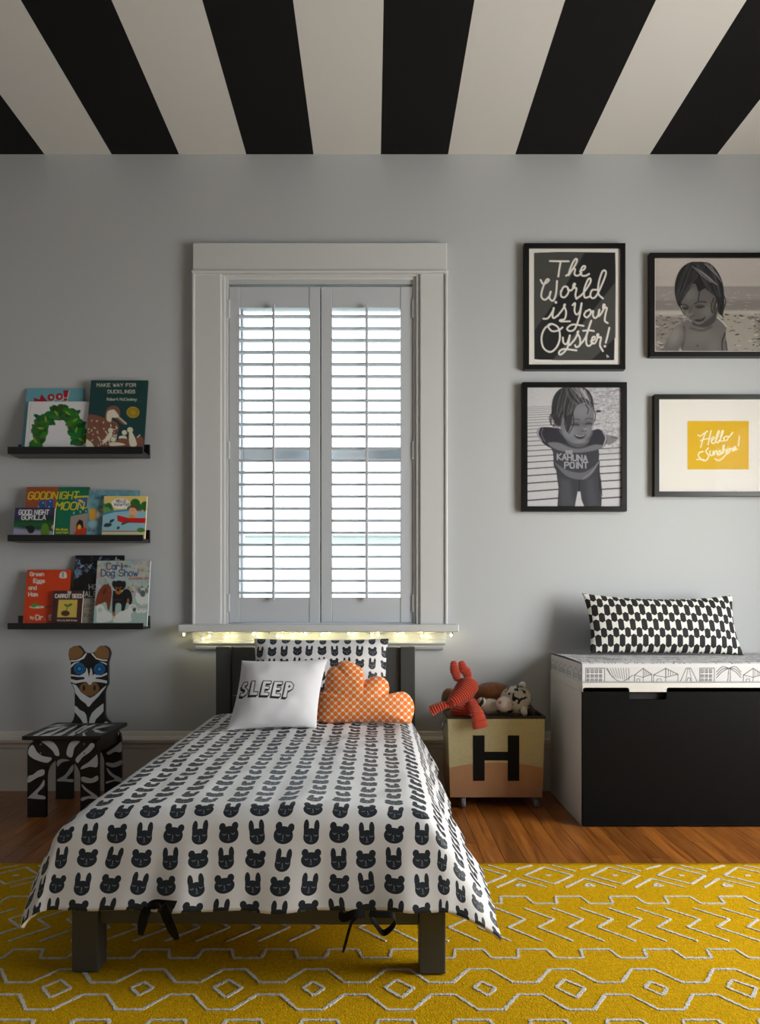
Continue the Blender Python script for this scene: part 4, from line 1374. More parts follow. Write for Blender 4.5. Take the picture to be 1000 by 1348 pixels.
# ---- middle ledge
def paint_moon(c):
    c.rect(0, 0, 2000, 2000, (.05, .42, .31)); c.view(10, 630, 10)
    c.poly([(225, 90), (650, 90), (600, 400), (220, 420)], (.10, .34, .22))
    for k in range(17):
        x_ = 240 + k * 25; c.line([(x_ + 25, 90), (x_, 230), (x_ - 10, 400)], 15, (.80, .27, .12), True)
    c.poly([(400, 400), (410, 320), (470, 262), (620, 250), (620, 400)], (.10, .33, .58), smooth=False)
    for x_ in (500, 605): c.line([(x_, 250), (x_, 400)], 17, (.74, .24, .12))
    for x_, y_ in ((465, 320), (560, 300), (545, 375), (405, 372)): c.ell(x_, y_, 8, 10, (.75, .85, .9))
    y = (.86, .78, .10)
    c.line([(880, 238), (1070, 232)], 16, y); c.poly([(880, 250), (1060, 235), (1050, 380), (890, 390)], (.14, .38, .68)); c.line([(880, 250), (1062, 238), (1050, 385), (960, 388)], 14, y)
    c.poly([(920, 280), (960, 275), (1000, 300), (990, 330), (940, 300)], y)
    for x_, y_ in ((870, 455), (955, 440), (1030, 430)): c.ell(x_, y_, 13, 18, (.45, .65, .75))
    c.poly([(825, 500), (1060, 450), (1100, 470), (1100, 740), (810, 740)], (.62, .56, .54))
    c.poly([(890, 740), (900, 600), (940, 540), (985, 560), (1000, 740)], (.12, .10, .10)); c.poly([(895, 740), (905, 640), (930, 600), (965, 620), (985, 740)], (.85, .42, .10)); c.ell(940, 640, 18, 30, (.95, .75, .2))
    c.poly([(860, 740), (900, 680), (1000, 650), (1100, 660), (1100, 740)], (.78, .25, .12))
    c.text('GOODNIGHT', 265, 272, 92, 15, y, wide=.98, slant=.22, gap=1.35, rise=.012); c.text('MOON', 630, 410, 96, 16, y, wide=1.15, slant=.22, gap=1.2)
    c.text('Wise Brown', 632, 684, 26, 7, y, wide=.8); c.text('ement Hurd', 632, 724, 26, 7, y, wide=.8)
book('moon_book', 'green and orange picture book titled Goodnight Moon standing behind a smaller book', 29.6, 113.5, 641, Z2, -.0620, R(9.5), .010, (.70, .24, .12), paint_moon)
def paint_night(c):
    c.rect(0, 0, 2000, 2000, (.10, .18, .15)); c.view(10, 630, 10)
    c.poly([(60, 380), (640, 380), (640, 470), (60, 540)], (.21, .19, .38), soft=70); c.rect(60, 560, 640, 650, (.10, .36, .20), soft=60)
    c.poly([(60, 640), (300, 670), (640, 690), (640, 760), (60, 760)], (.55, .62, .72), soft=40); c.line([(60, 700), (320, 720), (420, 735)], 30, (.70, .60, .70), soft=20)
    c.text('GOOD NIGHT', 145, 472, 60, 11.5, WH, wide=.86, slant=.15, gap=1.2, rise=-.0); c.text('GORILLA', 182, 540, 60, 11.5, WH, wide=.98, slant=.12, gap=1.2)
    # plain stand-in: a dark bush and a green bush beside a lamp
    c.ell(305, 670, 48, 52, (.07, .08, .09)); c.ell(270, 650, 40, 22, (.07, .08, .09), rot=20)
    c.poly([(440, 745), (445, 640), (480, 590), (520, 600), (545, 660), (535, 745)], (.34, .52, .14), smooth=True); c.ell(575, 650, 16, 14, (.75, .2, .15)); c.ell(595, 640, 14, 30, (.85, .75, .55))
book('night_book', 'small dark board book titled Good Night Gorilla at the left end of the middle ledge', 16.6, 69.2, 668.3, Z2, -.0760, R(9.5), .012, (.16, .16, .25), paint_night, board=True)
def paint_llama(c):
    c.rect(0, 0, 2000, 2000, (.40, .60, .66)); c.view(105, 630, 10)
    c.grain(.05, 4, 5)
    c.text('LLAMA', 210, 258, 40, 11, (.20, .36, .46), wide=.9)
    c.rect(125, 400, 205, 545, (.86, .62, .18)); 
    for x_, y_ in ((235, 440), (280, 410), (270, 470), (230, 520), (300, 500)): c.ell(x_, y_, 18, 16, (.85, .62, .22))
    c.ell(245, 480, 30, 36, (.80, .80, .80)); c.ell(180, 688, 17, 14, (.62, .25, .28)); c.line([(100, 690), (140, 690)], 8, (.25, .4, .5)); c.ell(170, 600, 60, 50, (.58, .74, .78), soft=30)
book('llama_book', 'teal blue picture book half hidden behind the red canoe book', 112.4, 180.0, 645.5, Z2, -.0620, R(9.5), .010, (.36, .55, .60), paint_llama)
def paint_canoe(c):
    c.rect(0, 0, 2000, 2000, (.90, .80, .48)); c.view(105, 630, 10)
    g = (.16, .43, .22)
    c.poly([(290, 330), (400, 360), (440, 420), (290, 480)], (.30, .55, .28), smooth=True); c.ell(380, 370, 50, 50, g); c.ell(345, 420, 60, 45, (.42, .60, .33))
    for x_, y_, r_ in ((730, 330, 65), (860, 360, 60), (780, 385, 50), (660, 400, 40)): c.ell(x_, y_, r_, r_, g)
    c.rect(785, 395, 805, 460, (.45, .30, .22)); c.rect(840, 400, 862, 470, (.45, .30, .22))
    c.poly([(300, 470), (420, 430), (640, 410), (900, 440), (900, 700), (270, 700)], (.56, .76, .82)); c.line([(310, 470), (450, 432), (640, 415), (760, 420)], 20, (.18, .48, .66), soft=12)
    c.poly([(490, 485), (520, 490), (640, 520), (900, 522), (880, 588), (560, 582), (495, 560)], (.80, .12, .14))
    c.ell(705, 420, 58, 55, (.92, .68, .55)); c.poly([(650, 385), (700, 352), (765, 390), (760, 430), (720, 385)], (.50, .24, .14), smooth=True); c.poly([(640, 515), (660, 475), (710, 480), (720, 520)], (.90, .62, .16)); c.line([(760, 460), (720, 490)], 12, (.92, .68, .55)); c.line([(560, 600), (640, 565)], 30, (.46, .26, .16))
    c.line([(690, 420), (700, 424)], 5, (.2, .1, .1))
    for pts in ([(390, 590), (400, 550), (450, 535), (440, 565)], [(315, 635), (340, 590), (420, 600), (390, 635)], [(485, 665), (495, 635), (525, 640), (510, 668)]): c.poly(pts, (.20, .22, .26), smooth=True)
    c.line([(280, 694), (860, 696)], 10, (.72, .16, .17)); c.rect(270, 702, 880, 740, (.80, .82, .68)); c.ell(800, 680, 50, 30, (.28, .50, .22))
    c.ell(538, 330, 122, 70, (.95, .94, .92)); c.poly([(590, 380), (615, 410), (618, 370)], (.95, .94, .92))
    c.text('HELLO,', 480, 312, 34, 7, (.35, .35, .38), wide=.8); c.text('Waterfall', 450, 358, 34, 6, (.35, .35, .38), wide=.95)
book('canoe_book', 'board book with a red canoe on a lake, right end of the middle ledge', 133.4, 190.4, 653, Z2, -.0760, R(9.5), .012, (.88, .80, .52), paint_canoe, board=True)
# ---- bottom ledge
def paint_red(c):
    c.rect(0, 0, 2000, 2000, (.80, .24, .04)); c.view(10, 725, 9.09)
    c.line([(268, 230), (215, 870)], 4, (.62, .16, .03))
    for t_, x_, y_ in (('Green', 268, 300), ('Eggs', 310, 382), ('and', 252, 466), ('Ham', 250, 545)): c.text(t_, x_, y_, 44, 12, (.84, .82, .80), wide=1.08, gap=1.2)
    c.poly([(625, 325), (625, 275), (650, 250), (690, 250), (708, 275), (705, 325)], (.82, .82, .80), smooth=True); c.line([(665, 262), (662, 310)], 14, (.35, .45, .5))
    c.ell(350, 676, 92, 17, (.84, .82, .80)); c.ell(320, 655, 42, 24, (.32, .58, .15), rot=-15); c.ell(380, 668, 25, 10, (.5, .7, .5)); c.line([(440, 680), (560, 655)], 9, (.25, .2, .2))
    c.text('by', 272, 815, 30, 8, (.86, .84, .82)); c.text('Dr. Seuss', 335, 828, 56, 11.5, (.86, .84, .82), wide=1.1, gap=1.3)
book('orange_book', 'orange-red picture book titled Green Eggs and Ham on the bottom ledge', 29.5, 87.5, 750, Z3, -.0640, R(10), .010, (.80, .24, .04), paint_red)
def paint_carrot(c):
    c.rect(0, 0, 2000, 2000, (.27, .15, .14)); c.view(10, 725, 9.09)
    c.text('THE', 717, 508, 22, 6, WH, wide=.8); c.text('CARROT SEED', 568, 562, 42, 9, WH, wide=.82, gap=1.5)
    c.poly([(610, 585), (838, 585), (822, 798), (590, 798)], (.80, .70, .32))
    # plain stand-in: a mound with a sprout
    c.ell(690, 750, 52, 34, (.30, .20, .15)); c.line([(700, 720), (720, 660)], 9, (.25, .35, .12)); c.ell(745, 650, 32, 15, (.30, .42, .14), rot=-25); c.ell(700, 655, 26, 13, (.30, .42, .14), rot=30)
    c.text('Story by Ruth Krauss', 592, 843, 18, 4.5, (.85, .80, .78), wide=.86)
book('seed_book', 'small brown board book titled The Carrot Seed in front of the orange book', 66.7, 106.4, 777.5, Z3, -.0780, R(10), .011, (.27, .15, .14), paint_carrot, board=True)
def paint_alps(c):
    c.rect(0, 0, 2000, 2000, (.055, .06, .075)); c.view(95, 725, 9.09)
    r = random.Random(11)
    for k in range(150):
        x_ = r.uniform(30, 640); y_ = r.uniform(95, 260)
        if 110 < x_ < 310 and 110 < y_ < 150: continue
        c.line([(x_, y_), (x_ + r.uniform(-35, 35), y_ + r.uniform(-28, 28))], r.uniform(7, 22), r.choice(((.25, .38, .55), (.45, .52, .60), (.22, .20, .32), (.30, .27, .40), (.12, .25, .42), (.58, .62, .66))), soft=6)
    for k in range(40):
        x_ = r.uniform(30, 110); y_ = r.uniform(230, 330); c.line([(x_, y_), (x_ + r.uniform(-20, 20), y_ + 25)], 9, r.choice(((.45, .55, .66), (.3, .45, .62), (.6, .62, .66))))
    c.poly([(0, 470), (30, 360), (110, 290), (200, 265), (320, 290), (420, 330), (640, 420), (640, 580), (0, 580)], (.05, .055, .065), smooth=False)
    c.text('HOPE', 200, 465, 58, 9, (.74, .75, .76), wide=1.0); c.text('ALPS', 150, 553, 62, 9, (.74, .75, .76), wide=.98, gap=1.3)
    c.rect(0, 572, 700, 2000, (.56, .54, .50)); c.grain(.02, 3, 4)
    for t_, x_, y_ in (('THE', 215, 625), ('LEGEND', 145, 680), ('OF THE', 205, 735), ('BEAUTIFUL', 135, 790), ('LAKE', 200, 840)): c.text(t_, x_, y_, 34, 6, (.38, .36, .35), wide=.8)
book('dark_book', 'tall dark book with pale capitals standing behind the dog show book', 92.6, 157.6, 731, Z3, -.0640, R(10), .010, (.05, .055, .07), paint_alps)
def paint_dogs(c):
    c.rect(0, 0, 2000, 2000, (.66, .73, .72)); c.view(95, 725, 9.09)
    r = random.Random(21)
    for k in range(160):
        c.ell(r.uniform(280, 930), r.uniform(120, 560), r.uniform(8, 34), r.uniform(12, 50), r.choice(((.62, .68, .74), (.74, .72, .62), (.55, .62, .60), (.70, .60, .62), (.60, .72, .80), (.78, .78, .70))), soft=14, a=.7)
    for k in range(26):
        c.ell(r.uniform(300, 930), r.uniform(390, 500), r.uniform(8, 16), r.uniform(8, 18), r.choice(((.75, .62, .2), (.3, .45, .3), (.35, .42, .6), (.7, .4, .3), (.8, .75, .3))), soft=6)
    c.rect(240, 600, 940, 1000, (.62, .72, .70), soft=80)
    for k, (x_, y_) in enumerate(((545, 150), (590, 168), (640, 180), (690, 195), (740, 212), (795, 230), (840, 238), (880, 246), (915, 250))): c.poly([(x_ - 14, y_ - 12), (x_ + 14, y_ - 12), (x_, y_ + 14)], ((.74, .40, .22), (.80, .68, .22), (.72, .35, .38))[k % 3])
    bl = (.21, .27, .46)
    c.text('Carl', 412, 225, 78, 12, bl, wide=.95, gap=1.2); c.text('at the', 585, 195, 24, 5, bl, wide=.8); c.text('Dog Show', 345, 305, 78, 12, bl, wide=1.0, gap=1.1)
    c.text('ALEXANDRA DAY', 675, 345, 24, 6, (.66, .32, .36), wide=.88)
    # plain dogs: a red-brown one, a black-and-tan one, three white ones
    rb = (.48, .22, .12)
    c.poly([(300, 520), (340, 450), (400, 410), (455, 430), (470, 520), (455, 640), (440, 710), (420, 700), (400, 620), (340, 640), (300, 660), (270, 650)], rb, smooth=True); c.ell(400, 455, 52, 50, rb); c.ell(385, 490, 22, 42, (.36, .16, .09), rot=25)
    bk = (.09, .10, .12)
    c.poly([(480, 560), (500, 480), (560, 520), (640, 460), (700, 500), (715, 600), (690, 650), (650, 620), (620, 720), (585, 720), (580, 640), (520, 640), (505, 740), (478, 745)], bk, smooth=True); c.ell(560, 420, 72, 62, bk); c.ell(500, 400, 25, 40, bk); c.ell(618, 405, 22, 42, bk)
    tan = (.66, .38, .14)
    c.ell(548, 485, 34, 42, tan); c.ell(548, 470, 18, 18, bk); c.ell(522, 440, 9, 7, tan); c.ell(580, 440, 9, 7, tan); c.ell(495, 760, 16, 28, tan); c.line([(490, 590), (600, 590)], 14, (.32, .13, .13)); c.ell(665, 600, 14, 30, tan)
    wt = (.83, .85, .84)
    c.poly([(300, 700), (360, 660), (400, 720), (470, 760), (460, 840), (300, 860), (290, 780)], wt, smooth=True); c.ell(330, 690, 48, 46, wt); c.ell(330, 710, 28, 26, (.72, .76, .76))
    c.poly([(500, 800), (560, 740), (660, 700), (690, 650), (750, 650), (765, 700), (700, 760), (690, 850), (500, 860)], wt, smooth=True); c.ell(715, 690, 46, 44, wt); c.ell(738, 705, 22, 26, (.30, .30, .30)); c.ell(720, 675, 26, 18, (.75, .76, .76))
    c.ell(840, 560, 88, 95, wt); c.ell(845, 500, 58, 55, (.78, .80, .80)); c.ell(840, 515, 30, 40, (.35, .37, .38)); c.ell(800, 480, 20, 34, (.45, .48, .5)); c.ell(885, 480, 20, 34, (.45, .48, .5)); 
    for x_ in (790, 850): c.ell(x_, 720, 34, 30, wt); c.line([(x_ + 5, 640), (x_, 710)], 18, (.74, .70, .70))
    c.grain(.02, 1.2, 3)
book('dog_show_book', 'pastel picture book with dogs, titled Dog Show, at the right end of the bottom ledge', 122.4, 193.2, 738, Z3, -.0785, R(10.2), .012, (.52, .66, .72), paint_dogs, board=True)

# ================================================================== FRAMED PICTURES
FRM = mat('black_frame_lacquer', (0.045, 0.047, 0.052), .34, spec=.35)
MATB = mat('white_mat_board', (.90, .89, .87), .8)
MATTE = print_mat('printed_paper', .6, .25)
def framed(name, label, px0, px1, py0, py1, bw, mat_px, art_px, paint, bg, dep=.030, step=.65, shadow=0):
    yf = -dep
    x0, z1 = U(px0, py0, yf); x1, z0 = U(px1, py1, yf)
    b = bw * (CAM_D + yf) / F
    t = thing(name, label, 'picture', ((x0 + x1) / 2, -.002, z0), 'framed pictures on the wall')
    for q in (((x0, z0), (x1, z0), (x1 - b, z0 + b), (x0 + b, z0 + b)), ((x1, z0), (x1, z1), (x1 - b, z1 - b), (x1 - b, z0 + b)),
              ((x1, z1), (x0, z1), (x0 + b, z1 - b), (x1 - b, z1 - b)), ((x0, z1), (x0, z0), (x0 + b, z0 + b), (x0 + b, z1 - b))):
        prism('frame_rail', q, yf, -.0005, FRM, t)
    ya = yf + .009
    box('backing', x0 + b * .6, x1 - b * .6, ya + .003, -.001, z0 + b * .6, z1 - b * .6, mat('hardboard', (.35, .25, .17), .9), t)
    box('mat_board', x0 + b * .7, x1 - b * .7, ya, ya + .0028, z0 + b * .7, z1 - b * .7, MATB, t)
    c = Canvas(art_px[0], art_px[1], art_px[2], art_px[3], step, bg)
    paint(c)
    ax0, az1 = U(art_px[0], art_px[1], ya); ax1, az0 = U(art_px[2], art_px[3], ya)
    c.build('print', lambda gx, gy: (ax0 + (ax1 - ax0) * gx, ya - .0004 + 0 * gx, az1 + (az0 - az1) * gy), MATTE, t)
    box('pane', x0 + b * .8, x1 - b * .8, ya - .0045, ya - .0025, z0 + b * .8, z1 - b * .8, glass_mat('picture_glass', (.98, .98, .98), 1.10), t)
    return t
# --- lettered poster
def paint_world(c):
    c.view(670, 310, 5.882)
    c.rect(100, 80, 900, 1000, (.90, .89, .88))
    dk, gy = (.145, .145, .15), (.29, .29, .285)
    blk = [(192, 135), (400, 128), (820, 132), (824, 300), (818, 700), (812, 965), (600, 966), (250, 962), (195, 958), (192, 600)]
    c.poly(blk, dk)
    c.poly([(194, 137), (585, 132), (430, 400), (194, 740)], gy); c.poly([(822, 360), (822, 790), (635, 966), (335, 965), (560, 690)], gy)
    c.rect(100, 80, 190, 1000, (.90, .89, .88)); c.rect(824, 80, 920, 1000, (.90, .89, .88)); c.rect(100, 967, 900, 1000, (.90, .89, .88))
    w = 14.5; ink = (.90, .89, .87)
    L = lambda *p: c.line(p, w, ink, True)
    L((315, 198), (390, 200), (460, 200)); L((398, 205), (388, 260), (380, 318))
    L((440, 312), (470, 290), (510, 230), (525, 190), (512, 183), (490, 215), (468, 270), (458, 308)); L((462, 305), (490, 262), (510, 262), (505, 300), (530, 312), (560, 290))
    L((548, 278), (580, 262), (588, 240), (570, 240), (552, 275), (560, 308), (590, 312), (618, 298))
    L((243, 345), (262, 375), (290, 365), (308, 345), (290, 342), (262, 400), (248, 470), (275, 498), (310, 470), (322, 435)); L((318, 440), (312, 485), (340, 505), (362, 450), (370, 352)); 
    L((400, 440), (420, 400), (450, 400), (458, 440), (430, 478), (402, 470), (400, 430)); L((452, 415), (480, 425), (510, 380), (500, 375), (495, 405), (520, 410), (512, 460), (520, 490))
    L((520, 490), (570, 450), (625, 370), (628, 335), (608, 345), (580, 420), (585, 480), (630, 470)); L((680, 420), (640, 425), (628, 470), (655, 485), (690, 440), (745, 310), (742, 272), (718, 285), (692, 370), (690, 450), (725, 488))
    L((265, 645), (300, 640), (335, 590), (345, 562)); L((345, 562), (335, 620), (345, 640), (375, 620)); c.ell(361, 518, 11, 11, ink)
    L((375, 622), (415, 570), (432, 535), (424, 545), (440, 590), (430, 645), (395, 655), (400, 665), (470, 665))
    L((490, 540), (510, 525), (505, 580), (520, 612), (545, 590), (560, 530)); L((560, 525), (545, 620), (510, 720), (470, 740), (448, 720), (490, 690), (575, 700))
    L((600, 585), (625, 575), (630, 605), (600, 635), (580, 615), (595, 585)); L((632, 600), (650, 585), (648, 620), (665, 640), (690, 615), (698, 575)); L((695, 580), (690, 625), (715, 600), (740, 545), (730, 535), (728, 565), (755, 560), (745, 610), (740, 660), (762, 678))
    L((320, 690), (275, 720), (250, 790), (265, 870), (320, 902), (370, 860), (392, 790), (380, 715), (330, 685), (300, 700), (330, 740), (380, 735), (412, 712))
    L((415, 790), (420, 830), (445, 838), (470, 775)); L((468, 775), (450, 870), (400, 922), (385, 905), (420, 880), (520, 890)); L((468, 850), (510, 800), (535, 745), (528, 755), (548, 800), (545, 850), (520, 865), (510, 850))
    L((545, 850), (590, 790), (635, 660)); L((630, 672), (600, 770), (598, 840), (620, 855), (645, 830)); L((572, 738), (620, 735), (655, 740))
    L((632, 820), (660, 805), (662, 785), (645, 790), (638, 830), (665, 832), (690, 770), (680, 768), (685, 790), (710, 790), (702, 850), (725, 895)); L((775, 715), (760, 780), (747, 830)); c.ell(741, 858, 10, 10, ink)
    c.line([(755, 925), (758, 945)], 6, ink); c.line([(762, 930), (770, 942)], 6, ink)
framed('lettered_poster', 'black framed chalk-style poster reading The World is Your Oyster', 690, 823, 320, 486, 6.2, None, (696, 325.5, 817.5, 478.5), paint_world, (.90, .89, .88))
# --- toddler standing on a boardwalk
def strands(c, roots, tips, n, tones, w, seed, bend=20):
    """loose hair: n soft lines from a root curve to a tip curve"""
    r = random.Random(seed)
    A, B = smooth_path(roots, 12), smooth_path(tips, 12)
    for k in range(n):
        t = r.random()
        a = A[int(t * (len(A) - 1))]; b = B[int(min(1, max(0, t + r.uniform(-.12, .12))) * (len(B) - 1))]
        m = ((a[0] + b[0]) / 2 + r.uniform(-bend, bend), (a[1] + b[1]) / 2 + r.uniform(-bend, bend))
        g = r.uniform(*tones)
        c.line([a, m, b], r.uniform(*w), (g, g, g * 1.04), True, soft=3, a=.75)
def paint_boardwalk(c):
    c.view(670, 490, 5.882)
    c.rect(0, 0, 1000, 1176, (.76, .76, .78)); c.poly([(560, 90), (900, 90), (900, 640), (690, 600)], (.70, .70, .72), soft=120)
    c.grain(.05, 2.2, 2, rows=lambda X, Y: ((X > 765) & (Y < 595)) * 1.0); c.grain(.015, 1.0, 8)
    r = random.Random(9)
    for k in range(70):
        x_, y_ = r.uniform(600, 880), r.uniform(120, 470); c.ell(x_, y_, r.uniform(8, 30), r.uniform(2, 5), (.52, .52, .55), soft=5, a=.7)
    c.ell(690, 302, 22, 9, (.22, .22, .25), soft=4); c.ell(660, 245, 40, 5, (.45, .45, .48), soft=5)
    y = 268.0; st = 13.5
    while y < 1060:
        g = .50 - min(.24, (y - 268) * .0005)
        c.line([(130, y + 4), (400, y - 8 - (y - 255) * .012)], 3 + (y - 255) * .010, (g, g, g + .03), soft=3)
        if y > 570: c.line([(650, y - 10), (880, y - 24)], 3 + (y - 255) * .010, (g, g, g + .03), soft=3)
        y += st; st *= 1.085
    dk = (.23, .235, .265)
    # trousers
    c.poly([(360, 740), (382, 900), (372, 1050), (505, 1050), (530, 922), (550, 922), (560, 990), (585, 1050), (712, 1050), (716, 980), (700, 820), (700, 690), (600, 640), (420, 640)], dk, soft=5)
    c.poly([(395, 820), (470, 840), (500, 1040), (400, 1040)], (.29, .295, .325), soft=40); c.poly([(590, 830), (650, 820), (690, 1030), (610, 1040)], (.28, .285, .315), soft=40)
    c.line([(545, 790), (540, 920)], 9, (.15, .15, .17), soft=7); c.poly([(690, 720), (712, 850), (720, 960), (696, 900)], (.15, .15, .17), soft=8)
    # arm reaching back, shirt
    c.poly([(735, 490), (790, 490), (842, 503), (838, 518), (810, 545), (760, 562)], (.47, .47, .49), smooth=True, soft=5); c.line([(790, 505), (835, 510)], 6, (.30, .30, .32), soft=4)
    c.poly([(214, 470), (235, 432), (300, 425), (400, 440), (500, 470), (630, 455), (690, 440), (742, 475), (756, 525), (730, 578), (640, 600), (500, 610), (330, 590), (245, 532)], (.19, .19, .225), smooth=True, soft=5)
    c.poly([(300, 545), (350, 545), (640, 570), (690, 600), (690, 690), (640, 780), (560, 832), (440, 800), (352, 745), (338, 620)], dk, smooth=True, soft=5)
    c.poly([(300, 548), (380, 545), (480, 585), (560, 590), (660, 560), (735, 570), (680, 600), (560, 622), (440, 618), (345, 590)], (.44, .445, .47), smooth=True, soft=10)
    c.line([(232, 435), (222, 480), (248, 532)], 13, (.60, .60, .63), True, soft=5); c.line([(262, 432), (250, 480), (275, 535)], 5, (.45, .45, .48), True, soft=4)
    c.line([(726, 460), (748, 510), (728, 575)], 12, (.60, .60, .63), True, soft=5)
    c.poly([(352, 700), (440, 755), (560, 778), (650, 735), (692, 690), (640, 790), (565, 832), (440, 802)], (.40, .405, .43), smooth=True, soft=10); c.line([(570, 825), (640, 770), (690, 700)], 7, (.55, .55, .58), True, soft=5)
    pl = (.62, .62, .65)
    c.text('BIG', 440, 632, 24, 7.5, pl, wide=.95); c.text('KAHUNA', 372, 676, 44, 10, pl, wide=1.0, gap=1.5, rise=-.07); c.text('POINT', 430, 742, 44, 10, pl, wide=1.05, gap=1.5)
    # neck, face
    c.poly([(395, 440), (420, 500), (470, 560), (540, 582), (600, 560), (630, 500), (625, 440)], (.34, .345, .37), smooth=True, soft=8)
    c.poly([(380, 300), (405, 250), (520, 235), (635, 260), (656, 360), (640, 430), (615, 500), (560, 548), (490, 545), (430, 500), (395, 420)], (.435, .44, .465), smooth=True, soft=6)
    c.ell(565, 300, 70, 50, (.50, .505, .53), soft=60); c.ell(470, 460, 48, 50, (.50, .505, .53), soft=50); c.ell(610, 450, 30, 40, (.48, .485, .51), soft=40); c.ell(545, 535, 50, 16, (.50, .505, .53), soft=20)
    c.ell(372, 385, 24, 42, (.46, .465, .49), soft=6); c.ell(374, 390, 11, 24, (.30, .305, .33), soft=8)
    # eyes narrowed, nose, laughing mouth
    c.ell(512, 402, 36, 16, (.33, .335, .36), soft=18); c.ell(615, 396, 30, 15, (.33, .335, .36), soft=18)
    c.line([(482, 410), (512, 403), (540, 410)], 6, (.14, .14, .16), True, soft=4); c.line([(590, 404), (615, 397), (640, 402)], 6, (.14, .14, .16), True, soft=4)
    c.line([(478, 372), (510, 362), (545, 370)], 8, (.30, .305, .33), True, soft=8); c.line([(588, 366), (618, 356), (645, 364)], 8, (.30, .305, .33), True, soft=8)
    c.line([(565, 390), (590, 440), (570, 455)], 10, (.37, .375, .40), True, soft=10); c.ell(588, 440, 12, 10, (.54, .545, .57), soft=8); c.ell(566, 456, 6, 4, (.24, .24, .26), soft=3); c.ell(592, 455, 5, 4, (.24, .24, .26), soft=3)
    c.poly([(502, 484), (545, 492), (592, 482), (575, 510), (545, 518), (518, 506)], (.22, .215, .235), smooth=True, soft=5); c.line([(515, 489), (550, 496), (582, 488)], 6, (.66, .66, .68), True, soft=4)
    # wet hair
    hair = (.20, .205, .225)
    c.poly([(328, 320), (338, 205), (390, 132), (480, 106), (580, 118), (640, 185), (657, 300), (640, 268), (575, 235), (520, 262), (495, 320), (480, 400), (452, 470), (436, 400), (412, 330), (395, 420), (350, 385)], hair, smooth=True, soft=6)
    strands(c, [(395, 135), (480, 110), (590, 125)], [(335, 340), (420, 350), (500, 300)], 46, (.12, .42), (3, 7), 1)
    strands(c, [(430, 118), (520, 112), (600, 140)], [(520, 255), (590, 235), (652, 290)], 40, (.14, .58), (3, 7), 2)
    strands(c, [(480, 112), (540, 118), (600, 150)], [(540, 190), (590, 200), (630, 225)], 16, (.55, .74), (3, 6), 3, 8)
    strands(c, [(345, 260), (350, 300), (360, 330)], [(318, 400), (345, 425), (372, 400)], 10, (.12, .25), (4, 7), 4)
    for p in ([(345, 300), (312, 345), (322, 395), (348, 420)], [(650, 280), (667, 330), (660, 385)], [(492, 300), (498, 400), (462, 475)], [(440, 330), (430, 400), (445, 455)], [(590, 250), (612, 285), (605, 320)]): c.line(p, 6, (.14, .14, .16), True, soft=3)
framed('boardwalk_photograph', 'black framed photograph of a small child standing on boardwalk planks', 687.5, 825, 503, 673, 6.6, None, (693.8, 509, 818.7, 667), paint_boardwalk, (.7, .7, .72))
